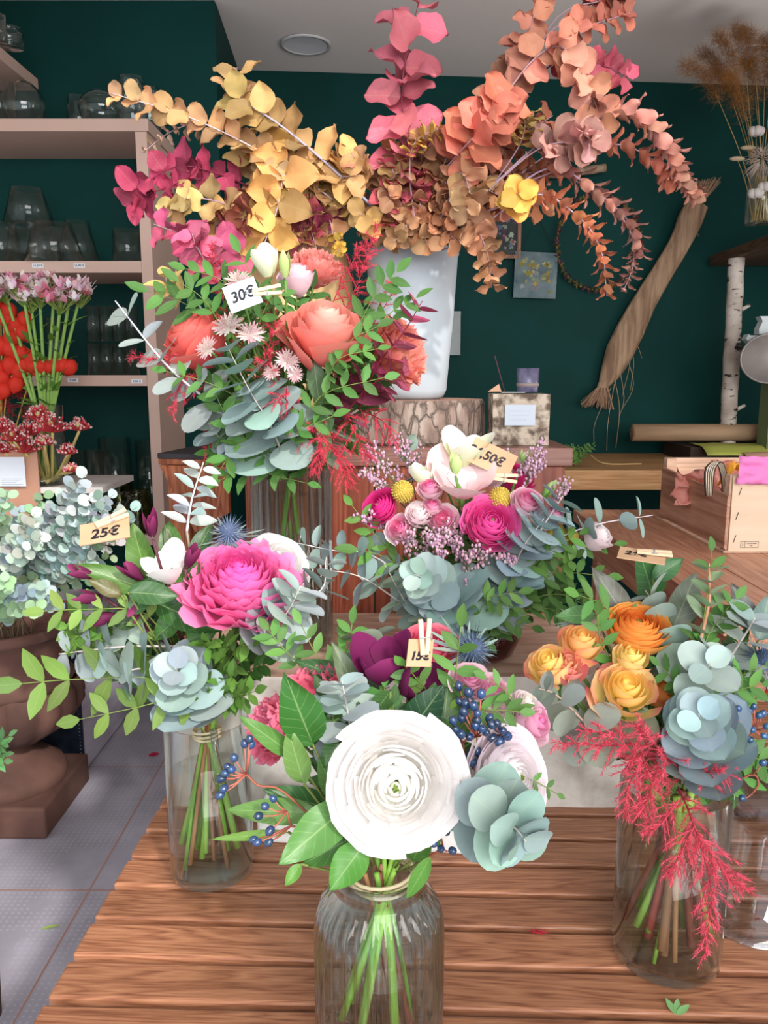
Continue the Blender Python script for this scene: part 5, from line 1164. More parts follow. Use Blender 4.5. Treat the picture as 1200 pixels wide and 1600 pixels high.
b4.euc([(450, 735, 1.14), (425, 670, 1.09), (390, 610, 1.06), (352, 535, 1.06)], .038, .018, 12, col=(150, 182, 182), lean=16, asp=1.0, label='thick silver blue eucalyptus branch down the front', bend=.12)
b4.euc([(420, 712, 1.14), (335, 635, 1.10), (260, 570, 1.08), (180, 470, 1.07)], .026, .018, 8, col=(158, 180, 176), lean=12, asp=.85, stemc=(210, 205, 215), stemr=.0026, face=.45, label='long eucalyptus branch reaching out to the left shelf')
b4.euc([(400, 720, 1.14), (350, 690, 1.12), (325, 660, 1.10)], .022, .016, 4, col=(138, 166, 160))
b4.euc([(470, 730, 1.15), (500, 690, 1.13), (520, 660, 1.12)], .030, .024, 4, col=(120, 150, 110), lean=20, asp=.6)
MG = (168, 26, 76)
b4.euc([(560, 640, 1.12), (590, 570, 1.10), (630, 520, 1.09), (660, 470, 1.09)], .026, .014, 7, col=MG, lean=25, asp=.75, shape='ovate', stemc=(120, 30, 50), jc=.2)
b4.euc([(520, 680, 1.13), (560, 620, 1.11), (600, 590, 1.10), (640, 580, 1.09)], .028, .018, 6, col=(150, 24, 64), lean=25, asp=.75, shape='ovate', stemc=(120, 30, 50), jc=.2)
b4.euc([(480, 700, 1.14), (520, 640, 1.13), (560, 600, 1.13)], .026, .018, 5, col=(120, 24, 56), lean=25, asp=.75, shape='ovate', stemc=(110, 30, 50))
b4.euc([(300, 460, 1.16), (265, 450, 1.14), (258, 425, 1.13)], .018, .012, 4, col=(222, 172, 80), lean=25, shape='ovate', asp=.8)
for a in (([(440, 620, 1.15), (420, 560, 1.10), (430, 500, 1.09)], .05, 22), ([(330, 600, 1.14), (290, 590, 1.10), (265, 650, 1.08)], .045, 18), ([(320, 540, 1.12), (250, 560, 1.09), (200, 555, 1.09)], .035, 16), ([(470, 660, 1.15), (520, 700, 1.06), (545, 760, 1.05)], .06, 34), ([(470, 660, 1.15), (500, 690, 1.06), (490, 740, 1.05)], .05, 26), ([(540, 640, 1.12), (560, 690, 1.07), (580, 720, 1.07)], .045, 18), ([(500, 560, 1.17), (560, 440, 1.14), (590, 345, 1.13)], .055, 32), ([(480, 560, 1.18), (540, 430, 1.17), (570, 380, 1.17)], .055, 24), ([(380, 560, 1.16), (340, 440, 1.15), (330, 375, 1.15)], .035, 24), ([(440, 600, 1.10), (420, 570, 1.07), (400, 560, 1.06)], .03, 10), ([(460, 640, 1.10), (440, 620, 1.06), (430, 645, 1.06)], .035, 14), ([(560, 640, 1.14), (600, 660, 1.10), (620, 700, 1.10)], .04, 16), ([(500, 620, 1.16), (600, 480, 1.18), (610, 440, 1.18)], .045, 20), ([(450, 560, 1.15), (420, 480, 1.13), (425, 460, 1.12)], .05, 16), ([(330, 700, 1.13), (325, 680, 1.12), (320, 720, 1.12)], .02, 8)):
    b4.plume(a[0], a[1], nb=a[2], dens=.8, col=(216, 74, 94))
for a in (([(380, 540, 1.14), (300, 480, 1.10), (232, 455, 1.09)], .034, 7), ([(400, 500, 1.14), (350, 440, 1.10), (290, 420, 1.09)], .030, 7), ([(420, 560, 1.13), (400, 450, 1.10), (375, 395, 1.09)], .030, 7), ([(400, 540, 1.12), (420, 470, 1.09), (440, 460, 1.08)], .026, 5), ([(520, 600, 1.14), (580, 470, 1.11), (620, 425, 1.10)], .032, 8), ([(540, 600, 1.14), (600, 500, 1.10), (650, 465, 1.09)], .030, 7), ([(460, 700, 1.12), (500, 620, 1.07), (600, 590, 1.07)], .028, 8), ([(480, 720, 1.12), (460, 680, 1.08), (520, 650, 1.07)], .030, 6), ([(440, 730, 1.14), (380, 690, 1.09), (340, 740, 1.08)], .030, 6), ([(440, 740, 1.14), (370, 740, 1.10), (345, 750, 1.09)], .034, 4), ([(420, 720, 1.12), (360, 660, 1.08), (330, 600, 1.08)], .030, 7), ([(440, 730, 1.12), (420, 740, 1.10), (480, 755, 1.09)], .026, 6), ([(500, 620, 1.12), (540, 540, 1.07), (590, 510, 1.07)], .028, 7), ([(510, 600, 1.08), (530, 560, 1.05), (590, 545, 1.05)], .024, 7), ([(400, 640, 1.10), (330, 600, 1.07), (260, 580, 1.07)], .028, 6), ([(350, 520, 1.10), (320, 470, 1.08), (280, 440, 1.07)], .03, 5)):
    b4.pin(a[0], a[1], a[2], col=(96, 146, 78))
b4.fill(46, 450, 590, 205, 165, 1.14, 1.32, L=.032, col=(66, 108, 54), pairs=7)
b4.fill(12, 430, 700, 110, 45, 1.10, 1.28, L=.03, col=(80, 124, 62))
b4.fill(12, 400, 660, 90, 60, 1.09, 1.16, L=.026, col=(74, 120, 58))
for a in ((520, 640, 470, 730, 1.10, 1.10, 36, (110, 146, 96)), (510, 720, 500, 640, 1.09, 1.09, 26, (110, 156, 100)), (490, 560, 500, 640, 1.10, 1.10, 30, (96, 128, 84)), (370, 640, 330, 700, 1.11, 1.11, 30, (92, 128, 80))): b4.leaf(*a)

# ================= bouquet 5 (pink)
HP = (232, 60, 150)
b5.fl('ranunculus', ranunc(.038, (226, 50, 150), (246, 120, 190), n=34, zs=.78, ruf=.03, ce=(250, 150, 205)), 767, 818, 1.03, (.1, -.8, .55), 'hot pink ranunculus in the middle of the pink bouquet', back=.025)
b5.fl('ranunculus', ranunc(.026, (214, 40, 130), (236, 80, 160), n=40, zs=.8), 593, 792, 1.06, (-.5, -.6, .5), 'hot pink ranunculus at the left', back=.02)
b5.fl('ranunculus', ranunc(.028, (214, 40, 120), (232, 70, 150), n=40, zs=.8), 806, 745, 1.16, (.3, -.5, .8), 'hot pink ranunculus behind the heather at right', back=.02)
for (x, y, R, d, l) in ((625, 826, .0205, (-.3, -.75, .5), 'pale pink spray rose, lowest at the left'), (655, 802, .019, (-.1, -.6, .7), 'white budding spray rose'), (691, 813, .022, (.0, -.85, .5), 'pink centred spray rose beside the hot pink ranunculus'), (671, 762, .017, (-.1, -.5, .8), 'pink spray rosebud under the white bud'), (824, 783, .022, (.2, -.6, .7), 'pale pink spray rose at the right'), (936, 836, .021, (.5, -.4, .7), 'white spray rose set apart at the far right'), (675, 790, .014, (0, -.5, .8), None), (868, 800, .012, (.3, -.5, .7), None)):
    b5.fl('spray_rose', rose(R, (228, 90, 150) if x not in (655, 936) else (246, 238, 236), (246, 226, 230), n=24, zs=1.1, open_=.6), x, y, 1.04, d, l, back=R * .8, sepal=R * .7)
b5.fl('lisianthus', bud(.022, .050, (226, 238, 190), (252, 252, 240), n=8, open_=.9), 722, 726, 1.08, (.08, -.3, .95), 'large cream white lisianthus on top', sr=.002)
b5.fl('lisianthus', bud(.0155, .038, (232, 240, 200), (250, 252, 240), n=7, open_=.2), 667, 757, 1.06, (-.25, -.3, .9), 'closed cream lisianthus bud')
b5.fl('lisianthus', bud(.009, .030, (190, 214, 140), (206, 222, 160), n=4, open_=-.2), 712, 740, 1.02, (0, -.25, .97), 'slim green lisianthus bud')
b5.fl('lisianthus', bud(.030, .050, (236, 200, 204), (244, 214, 216), n=8, open_=1.1), 722, 772, 1.06, (0, -.45, .85), 'pale pink open lisianthus', sr=.002)
b5.fl('spray_rose', rose(.023, (240, 200, 206), (244, 214, 220), n=20), 758, 738, 1.12, (.3, -.4, .85), back=.02)
b5.fl('spray_rose', rose(.017, (226, 130, 140), (232, 150, 160), n=16), 683, 722, 1.15, (-.2, -.4, .85), back=.015)
for (x, y, r) in ((629, 768, .0152), (781, 778, .0152), (868, 832, .013), (890, 838, .012)): b5.fl('craspedia', craspedia(r), x, y, 1.05, (.0, -.4, .9), stem=(150, 150, 80))
b5.fl('freesia_bud', bud(.007, .03, (120, 170, 80), (190, 210, 150), n=4, open_=-.1), 848, 778, 1.08, (.5, -.3, .8)); b5.fl('freesia_bud', bud(.006, .02, (150, 190, 110), (210, 220, 170), n=4, open_=-.1), 815, 722, 1.10, (.2, -.2, .9))
for a in (([(640, 790, 1.12), (610, 745, 1.10), (575, 715, 1.09)], .05, 16), ([(650, 780, 1.14), (640, 735, 1.12), (625, 705, 1.11)], .05, 18), ([(640, 800, 1.10), (600, 760, 1.08), (580, 750, 1.07)], .04, 12), ([(800, 780, 1.12), (835, 740, 1.11), (845, 690, 1.10)], .03, 14), ([(850, 800, 1.10), (875, 775, 1.09), (880, 760, 1.09)], .03, 10), ([(780, 760, 1.12), (815, 735, 1.08), (830, 720, 1.08)], .04, 14), ([(670, 900, 1.08), (650, 860, 1.05), (630, 850, 1.04)], .05, 18), ([(720, 900, 1.07), (710, 860, 1.04), (700, 840, 1.03)], .05, 20), ([(740, 920, 1.06), (730, 880, 1.02), (760, 880, 1.02)], .045, 16), ([(640, 850, 1.08), (590, 820, 1.06), (575, 815, 1.05)], .03, 10), ([(680, 900, 1.06), (690, 860, 1.02), (670, 850, 1.01)], .045, 16), ([(770, 930, 1.06), (795, 880, 1.02), (770, 875, 1.02)], .03, 10), ([(740, 970, 1.06), (735, 920, 1.02)], .04, 12), ([(690, 780, 1.12), (700, 740, 1.14), (690, 710, 1.15)], .04, 10)):
    b5.heath(a[0], a[1], nb=a[2])
b5.euc([(710, 960, 1.05), (690, 930, 1.02), (665, 905, .98), (648, 898, .95)], .034, .010, 9, col=(152, 182, 180), lean=24, label='silver eucalyptus rosette hanging at the lower left')
b5.euc([(720, 990, 1.04), (722, 960, 1.01), (710, 930, 1.0)], .034, .030, 4, col=(136, 170, 170), lean=24)
b5.euc([(680, 950, 1.10), (590, 872, 1.07), (520, 860, 1.06), (462, 848, 1.06)], .020, .013, 8, col=(158, 184, 184), lean=8, asp=.8, stemc=(215, 215, 215), face=.5, label='eucalyptus tip reaching left across the fluted vase')
b5.euc([(690, 990, 1.06), (610, 930, 1.04), (560, 900, 1.03), (505, 890, 1.03)], .022, .018, 6, col=(150, 176, 170), lean=14, asp=.8)
b5.euc([(690, 1000, 1.05), (640, 950, 1.03), (600, 880, 1.03)], .024, .014, 6, col=(146, 176, 150), lean=14, asp=.9)
b5.euc([(800, 920, 1.06), (860, 850, 1.04), (930, 820, 1.04), (1020, 805, 1.05)], .022, .013, 8, col=(150, 182, 180), lean=14, asp=.85, stemc=(210, 200, 205), face=.4, label='eucalyptus branch stretching right towards the crate')
b5.euc([(800, 900, 1.06), (850, 820, 1.02), (880, 775, 1.02)], .026, .016, 6, col=(160, 188, 192), lean=18)
b5.euc([(790, 950, 1.06), (810, 870, 1.02), (850, 810, 1.01)], .026, .018, 7, col=(150, 182, 190), lean=20)
b5.euc([(780, 960, 1.06), (790, 930, 1.03), (800, 905, 1.02)], .024, .02, 4, col=(150, 180, 186), lean=20)
b5.euc([(740, 900, 1.10), (640, 720, 1.14), (635, 700, 1.14)], .014, .012, 4, col=(130, 170, 150), lean=20)
for a in (([(700, 930, 1.10), (600, 850, 1.06), (550, 790, 1.05)], .024, 7), ([(690, 920, 1.10), (600, 870, 1.06), (560, 860, 1.05)], .034, 4), ([(760, 970, 1.05), (860, 900, 1.03), (950, 900, 1.02)], .026, 9), ([(770, 980, 1.05), (850, 930, 1.04), (940, 940, 1.04)], .024, 8), ([(770, 990, 1.05), (830, 950, 1.05), (890, 960, 1.06)], .024, 7), ([(760, 1000, 1.04), (780, 970, 1.01), (830, 980, 1.01)], .024, 6), ([(740, 980, 1.03), (760, 940, 1.0), (800, 950, .99)], .022, 5), ([(740, 940, 1.03), (780, 930, .99), (810, 925, .99)], .024, 5), ([(790, 920, 1.05), (860, 860, 1.02), (905, 835, 1.02)], .024, 7), ([(800, 920, 1.07), (880, 860, 1.05), (960, 850, 1.05)], .022, 8), ([(740, 860, 1.10), (720, 800, 1.08), (715, 760, 1.05)], .022, 6), ([(800, 930, 1.05), (870, 890, 1.03), (900, 870, 1.0)], .026, 7)):
    b5.pin(a[0], a[1], a[2], col=(104, 150, 76))
b5.fill(34, 745, 880, 160, 105, 1.10, 1.24, L=.026, col=(62, 100, 48), pairs=7)
b5.fill(14, 820, 940, 110, 50, 1.04, 1.16, L=.026, col=(72, 112, 54), pairs=7)
b5.fill(12, 730, 850, 110, 60, 1.06, 1.12, L=.022, col=(80, 112, 56))

# ================= price tags with clothes pegs
M_pine = plain('peg_wood', (214, 184, 150), (228, 200, 168), rough=.6, scale=30, stretch=(1, 1, 6))
M_kcard = plain('kraft_card', (184, 146, 112), (196, 158, 124), rough=.7, scale=20); M_wcard = plain('white_tag', (228, 234, 244), rough=.5)
def ptag(label, txt, x, y, D, w, h, mat, yaw, tilt, roll, peg, tsize, col=(24, 22, 30), shape=None, pegl=.036):
    c = P(x, y, D); M = facecam(c, yaw, tilt, roll); t = T('price_tag', label, 'price tag', c)
    m = MB(); m.box((-w / 2, -h / 2, -.0006), (w / 2, h / 2, .0006)); m.build('card', mat, t, M=M, smooth=False)
    text(txt, tsize, M @ Matrix.Translation((-w * .13 if 0 < peg[0] < w * .7 and peg[1] < .01 else 0, -.003 if peg[1] > .01 else 0, .0008)), t, col, off=.0005)
    px, py, pr = peg; Mp = M @ Matrix.Translation((px, py, .003)) @ Matrix.Rotation(pr, 4, 'Z')
    for s_ in (-1, 1):
        m = MB(); m.box((-pegl / 2, -.0022, -.0014), (pegl / 2, .0022, .0014)); m.build('peg_half', M_pine, t, M=Mp @ Matrix.Translation((0, s_ * .0031, 0)) @ Matrix.Rotation(s_ * radians(4), 4, 'Z'), smooth=False, bevel=.0005)
    m = MB(); m.tube([Mp @ V((-.003 + .006 * q, -.006 + .0 * q, .002)) for q in (0, 1)], .0006, 5, (150, 150, 150)); m.tube([Mp @ V((0, -.006, .002)), Mp @ V((0, .006, .002))], .0006, 5, (160, 160, 160)); m.build('spring', M_stem, t)
ptag('white handwritten price tag reading 30 € pegged to the coral rose bouquet', '30€', 379, 461, 1.03, .042, .033, M_wcard, 0, 0, radians(20), (.031, -.006, radians(-12)), .0185)
ptag('kraft price tag reading 26,50€ on the pink bouquet', '26,50€', 768, 716, 1.06, .062, .034, M_kcard, 0, 0, radians(-25), (.026, -.016, radians(20)), .0175)
ptag('kraft price tag reading 25€ pegged to the left bouquet', '25€', 164, 830, .845, .052, .030, M_kcard, 0, radians(-52), radians(14), (.008, .014, radians(20)), .018)
ptag('small kraft price tag on the pink rose in the centre bouquet', '15€', 656, 1020, .70, .024, .026, M_kcard, radians(15), 0, radians(-6), (.002, .016, radians(96)), .011, pegl=.034)
ptag('cardboard price tag seen edge-on above the right bouquet', '26€', 1003, 868, .83, .048, .030, M_kcard, 0, radians(-78), radians(-22), (.012, .006, radians(10)), .014)
# ================================================================ autumn branches
ABG = 'autumn coloured eucalyptus branches in the pale pot'
def branch(label, pts, r0, r1, nodes, col, D=1.6, shape='round', lean=20, asp=1.0, stemc=(170, 140, 150), root=(642, 392), rD=1.775, group=ABG, jc=.2, stemr=.002, cup=.3, bend=.15, start=.12, face=.3, wav=.35, **k):
    col = tuple(q * .91 for q in mixc(col, (206, 186, 176), .26))
    rp = P(root[0] + ru(-25, 25), root[1], rD + ru(-.03, .03)); rp.z = min(rp.z, 1.60)
    deep = rp + V((0, 0, -.18)); w = [P(q[0], q[1], q[2] if len(q) > 2 else D) for q in pts]
    if root[0] != 642: deep = rp + V((0, 0, -.12))
    t = T('autumn_branch', label, 'branch', deep, group)
    m = MB(); m.tube(curve([deep, rp, w[0]], 8), stemr, 5, stemc); m.build('stem', M_stem, t)
    lv, st = euc(w, r0, r1, nodes, col, shape, lean, start, stemc, stemr, jc, asp, bend, cup, face=face, wav=wav, **k)
    lv.build('leaves', M_dry, t); st.build('twig', M_stem, t)
PK = (222, 88, 112); COR = (226, 110, 86); TAN = (206, 138, 84); GLD = (208, 150, 74); RUS = (190, 92, 66); DPK = (196, 34, 84)
branch('upright bright pink branch rising past the ceiling line', [(642, 370, 1.62), (640, 250, 1.60), (628, 165, 1.58), (634, 90, 1.57), (660, -20, 1.57)], .040, .034, 11, PK, shape='heart', lean=15, asp=.9, stemc=(120, 50, 70), face=.75)
branch('coral red feathery leaf branch pointing right at the middle', [(690, 270, 1.58), (730, 225, 1.52), (770, 185, 1.50), (785, 165, 1.50)], .034, .026, 10, (228, 108, 84), lean=30, face=.75)
branch('orange brown branch rising to the top edge', [(700, 330, 1.66), (770, 180, 1.62), (820, 70, 1.60), (845, -20, 1.60)], .026, .018, 13, (198, 116, 84), lean=25, face=.75)
branch('salmon round-leaved branch arching over the top right', [(710, 330, 1.62), (790, 150, 1.56), (868, 72, 1.54), (915, 130, 1.53), (945, 200, 1.53)], .030, .020, 14, (214, 130, 102), lean=30, face=.75)
branch('long arching branch with salmon pink leaves ending at the raffia', [(720, 340, 1.62), (850, 220, 1.56), (975, 172, 1.54), (1040, 225, 1.54), (1066, 275, 1.54), (1086, 305, 1.54)], .026, .014, 24, (206, 128, 108), lean=55, face=.05, asp=.66, stemc=(196, 180, 200), start=.35)
branch('rust branch arching under the salmon one', [(720, 350, 1.64), (860, 240, 1.60), (960, 225, 1.58), (1020, 250, 1.58), (1045, 285, 1.58)], .022, .016, 13, RUS, lean=45, face=.1, asp=.66, start=.3)
branch('drooping purple-pink branch ending low at right', [(720, 370, 1.64), (850, 265, 1.56), (930, 300, 1.54), (985, 350, 1.53), (998, 400, 1.53)], .024, .014, 20, (178, 104, 92), lean=50, face=.05, asp=.55, stemc=(196, 180, 205), start=.25)
branch('short pink leaf tip hanging under the drooping branch', [(720, 372, 1.64), (850, 272, 1.57), (930, 305, 1.55), (982, 355, 1.53), (990, 410, 1.53), (974, 455, 1.53)], .014, .009, 9, start=.72, col=(216, 140, 124), lean=15, asp=.6)
branch('drooping rust orange branch ending at the wreath', [(720, 380, 1.63), (830, 305, 1.55), (905, 340, 1.53), (940, 395, 1.52), (948, 462, 1.52)], .022, .013, 19, (206, 106, 62), lean=45, face=.1, asp=.62, stemc=(190, 170, 190), start=.25)
branch('crimson small-leaved tip at the upper right', [(760, 250, 1.62), (850, 110, 1.58), (930, 100, 1.57), (985, 122, 1.57)], .020, .015, 9, (212, 60, 90), lean=25, shape='heart', start=.35, stemc=(130, 50, 70), face=.75)
branch('coral tip at the very top right', [(740, 260, 1.64), (850, 60, 1.58), (920, 40, 1.57), (985, 20, 1.56)], .019, .015, 10, (218, 112, 84), lean=25, start=.45, asp=.8, face=.75)
branch('coral cluster cut by the top edge', [(760, 240, 1.66), (860, 40, 1.62), (940, 0, 1.6), (960, -20, 1.6)], .026, .022, 8, (216, 110, 88), start=.5, face=.75)
branch('mauve round-leaved branch in the middle right', [(720, 340, 1.60), (830, 240, 1.54), (900, 220, 1.50), (925, 218, 1.48)], .029, .018, 10, (196, 128, 118), lean=32, start=.35, face=.75)
branch('bright yellow rosette at the right end of the gold leaves', [(730, 340, 1.60), (790, 320, 1.54), (806, 308, 1.50), (810, 304, 1.47)], .027, .016, 6, (232, 172, 52), lean=35, start=.45)
branch('yellow leaf tip above the mauve leaves', [(740, 330, 1.62), (810, 230, 1.56), (822, 175, 1.54)], .022, .016, 7, (216, 172, 82), start=.5, asp=.7)
branch('small yellow sprig beside the pink branch', [(650, 360, 1.60), (640, 270, 1.55), (650, 220, 1.53), (690, 200, 1.53)], .014, .011, 10, (232, 172, 56), asp=.7, start=.45)
branch('tan branch drooping below the pot rim at right', [(715, 350, 1.60), (745, 360, 1.55), (762, 400, 1.53), (768, 450, 1.53)], .022, .015, 11, (212, 146, 96), lean=28, start=.15)
branch('tan branch tip hanging over the front of the pot', [(690, 340, 1.58), (720, 270, 1.54), (735, 310, 1.52), (728, 330, 1.51)], .024, .018, 6, (220, 162, 110), start=.3)
branch('gold branch leaning far left over the shelf', [(600, 340, 1.62), (510, 255, 1.57), (430, 190, 1.55), (360, 148, 1.54)], .034, .024, 9, (208, 158, 82), lean=40, asp=.9, stemc=(176, 168, 186), stemr=.0034, shape='ovate', nt=8, face=.75)
branch('pale gold branch reaching the jars at far left', [(560, 340, 1.62), (430, 250, 1.56), (300, 185, 1.54), (172, 145, 1.52)], .029, .016, 11, (214, 160, 96), lean=50, asp=.85, stemc=(205, 190, 195), start=.25, nt=8, face=.75)
branch('small peach tip below the pale gold branch', [(540, 340, 1.66), (350, 200, 1.60), (280, 200, 1.58), (220, 240, 1.56)], .022, .007, 8, (216, 172, 136), start=.45, asp=.8)
BPG = 'autumn coloured branches in the brass pot'
bq = dict(root=(440, 330), rD=1.79, group=BPG)
branch('large yellow leaf branch hanging in front of the brass pot', [(470, 240, 1.60), (445, 270, 1.56), (432, 330, 1.54), (405, 400, 1.53)], .038, .028, 8, (220, 162, 72), lean=20, shape='ovate', stemc=(186, 170, 180), nt=8, face=.75, **bq)
branch('magenta branch at the left over the shelf upright', [(410, 300, 1.62), (330, 268, 1.57), (270, 262, 1.55), (200, 305, 1.54)], .026, .022, 9, DPK, shape='heart', lean=15, asp=.85, stemc=(120, 30, 60), face=.75, **bq)
branch('magenta leaf cluster lowest at the left', [(400, 330, 1.62), (330, 280, 1.58), (240, 300, 1.55), (205, 320, 1.54)], .024, .020, 7, (186, 30, 80), shape='ovate', lean=25, asp=.8, start=.35, stemc=(120, 30, 60), face=.75, **bq)
branch('hot pink branch beside the shelf upright', [(400, 360, 1.60), (330, 400, 1.50), (290, 370, 1.48), (240, 350, 1.47)], .024, .018, 6, (224, 66, 120), shape='heart', lean=20, face=.75, **bq)
branch('hot pink leaves above the white tag', [(400, 370, 1.58), (340, 420, 1.45), (310, 390, 1.43), (300, 365, 1.42)], .024, .018, 6, (220, 70, 118), shape='heart', lean=20, face=.75, **bq)
branch('pale yellow curled leaves at the lower left', [(400, 340, 1.60), (340, 315, 1.54), (290, 310, 1.52), (270, 330, 1.51)], .024, .018, 8, (222, 182, 104), lean=30, shape='ovate', face=.75, **bq)
branch('burgundy leaves behind the big gold ones', [(440, 320, 1.66), (490, 340, 1.62), (510, 355, 1.60)], .030, .024, 6, (138, 16, 60), shape='ovate', lean=30, **bq)
branch('rust red leaves in front of the brass pot', [(430, 330, 1.60), (400, 330, 1.56), (378, 345, 1.54)], .030, .020, 6, (196, 84, 62), shape='ovate', lean=30, **bq)
branch('gold leaves standing up at the left behind the stem', [(440, 320, 1.64), (400, 260, 1.60), (372, 180, 1.57), (370, 105, 1.56)], .028, .026, 8, (214, 160, 92), shape='ovate', lean=30, asp=.7, face=.75, **bq)
for i in range(9):
    a = ru(-1, 1); branch('golden leaf branch amid the mass above the brass pot', [(450 + a * 20, 320, 1.66), (450 + a * 60, 285, 1.61), (455 + a * 110, ru(225, 300), ru(1.55, 1.60))], .032, .022, 6, jit((206, 148, 78), .1), shape='ovate', lean=30, jc=.18, face=.75, **bq)
for i in range(9):
    x = ru(330, 520); branch('low gold and rust leaf branch around the brass pot rim', [(x * .5 + 220, 330, 1.63), (x, ru(330, 345), 1.60), (x + ru(-20, 20), ru(370, 400), 1.58)], .022, .017, 5, random.choice([(208, 150, 80), (196, 104, 76), (214, 160, 90), (190, 60, 80), (200, 130, 80)]), shape='ovate', lean=30, jc=.15, **bq)
for i in range(34):
    th = ru(-1.15, 1.0); R_ = ru(.5, 1); x = 655 + 170 * R_ * sin(th); y = 385 - 190 * R_ * cos(th)
    branch('golden brown branch in the dense mass above the pale pot', [(645, 375, 1.70), ((645 + x) / 2 + ru(-10, 10), (385 + y) / 2, ru(1.60, 1.68)), (x, y, ru(1.54, 1.66))], .022, .016, 8, random.choice([TAN, GLD, (196, 124, 78), (186, 116, 76), (214, 150, 92), (202, 132, 84)]), lean=28, jc=.18, start=.2)
for i in range(20):
    x, y = ru(590, 790), ru(300, 385)
    branch('short tan branch spilling over the rim of the pale pot', [(650, 380, 1.68), ((650 + x) / 2, y - 20, 1.62), (x, y, ru(1.55, 1.6))], .019, .014, 6, random.choice([TAN, (196, 124, 78), (190, 110, 70), (206, 140, 86)]), lean=28, jc=.18, start=.2)
for i in range(10):
    x, y = ru(760, 900), ru(170, 330)
    branch('rosy brown branch on the right of the dense mass', [(680, 360, 1.70), ((680 + x) / 2, (350 + y) / 2 - 20, 1.64), (x, y, ru(1.56, 1.62))], .024, .017, 8, random.choice([(200, 118, 92), (204, 108, 78), (192, 122, 108), (214, 130, 84)]), lean=30, jc=.16, start=.3)
for i in range(5):
    branch('raspberry red branch low in the middle of the mass', [(640, 375, 1.68), (630 + ru(-20, 30), 330, 1.62), (ru(580, 660), ru(240, 300), 1.58)], .026, .02, 6, random.choice([(214, 62, 84), (196, 60, 80)]), shape='heart', lean=25, jc=.15, start=.2, stemc=(120, 40, 60))
branch('grape-leaf yellow blossom sprig beside the red plume', [(520, 360, 1.60), (530, 385, 1.52), (528, 392, 1.50)], .008, .006, 6, (226, 166, 40), **bq)

# ================================================================ left: urn foliage, cut flowers
UG = 'silver eucalyptus stems in the terracotta urn'
ub = V((-1.19, 2.33, .56))
def ustem(e, mid, r0, r1, n, col, label='silver grey eucalyptus stem in the urn at left'):
    b = ub + V((ru(-.12, .12), ru(-.1, .1), 0)); t = T('eucalyptus_stem', label, 'eucalyptus', b, UG)
    lv, st = euc([b, mid, e], r0, r1, n, jit(col, .06), lean=25, start=.38, stemc=(150, 140, 110), jc=.14, asp=.95, nt=5, nu=2); lv.build('leaves', M_euc, t); st.build('stem', M_stem, t)
def umid(e): q = ub.lerp(e, .5); return q + V((0, -.03, .06))
for (x, y, D) in ((135, 740, 1.75), (120, 752, 1.78), (145, 775, 1.72), (215, 792, 1.70), (200, 800, 1.72), (165, 810, 1.75)):
    e = P(x, y, D); ustem(e, umid(e), .023, .013, 15, (186, 204, 200), 'silver eucalyptus stem reaching up right out of the urn')
for i in range(50):
    x, y = ru(-40, 190), ru(765, 955)
    if x > 120 and y > 900: x -= 80
    D = ru(1.7, 2.05); e = P(x, y, D); ustem(e, umid(e), ru(.018, .024), .012, 14, random.choice([(178, 200, 198), (150, 178, 178), (190, 206, 196), (140, 170, 160), (160, 190, 150)]))
# cut flower stems in glass vases
cvb = P(66, 830, 1.95); cvb.z = .96
def holder(name, label, x, yt, w, D, zb, mat=M_glass):
    tp = P(x, yt, D); c = V((tp.x, D, zb)); t = T(name, label, 'vase', c); lathe_obj('glass', cyl(S(w, D) / 2, tp.z - zb), c, mat, t, 32); return c, tp.z
# a low white table behind carrying them
m = MB(); m.box((-1.9, 2.06, .92), (-.80, 2.5, .945)); 
sd = T('display_ledge', 'pale display ledge behind the eucalyptus carrying the cut flower vases', 'ledge', (-1.35, 2.28, .92)); 
z_l = PZ(100, 815, .95); 
m = MB(); m.box((-2.2, 2.62, .985), (-.93, 2.95, 1.005)); m.build('board', plain('white_board', (214, 206, 202), (226, 220, 216), rough=.6), sd, smooth=False)
for x in (-1.9, -1.42):
    m = MB(); m.box((x, 2.88, 0), (x + .04, 2.92, .9845)); m.build('leg', M_lam, sd, smooth=False)
Dv = 2.72
c1, t1 = holder('tall_glass_vase', 'tall clear glass cylinder holding the pink alstroemeria stems', 66, 634, 62, Dv, 1.0055)
for i, (x, y) in enumerate(((8, 455), (35, 452), (62, 462), (85, 450), (110, 458), (125, 462), (48, 470), (-10, 462), (95, 470))):
    e = P(x, y, Dv - ru(.02, .10)); b = c1 + V((ru(-.03, .03), ru(-.03, .03), .01)); t = T('alstroemeria_stem', 'green stem with a pink and white flower head in the tall glass', 'flower', b, 'pink flowers in the tall glass vase')
    m = MB(); cv = curve([b, V((c1.x + (e.x - c1.x) * .25, c1.y, t1)), e], 14); m.tube(cv, [.0075, .005], 7, (132, 168, 84)); m.build('stem', M_stem, t)
    m = MB()
    for k in range(22):
        q = e + V((ru(-.05, .05), ru(-.05, .03), ru(-.01, .035))); cc = jit(random.choice([(250, 226, 232), (242, 176, 196), (252, 240, 240), (240, 150, 176), (250, 232, 232)]), .05)
        for z_ in range(4):
            d = V((ru(-1, 1), ru(-1, .4), ru(.1, 1.2))); leaf(m, q, d, (ru(-.3, .3), -.3, 1), .030, .017, cc, 'ovate', nt=4, nu=2)
        m.tube([e + V((0, 0, -.04)), q], .0018, 4, (150, 170, 90), cap=False)
    m.build('flower_head', M_petal, t)
    m = MB()
    for k in range(7):
        q = cv[min(13, 7 + k)]; d = V((ru(-1, 1), ru(-1, .2), ru(.1, .9))); leaf(m, q, d, (0, -.3, 1), ru(.05, .085), .017, jit((112, 158, 68), .15), 'lance', bend=.2, nt=5, nu=2)
    m.build('leaves', M_small, t)
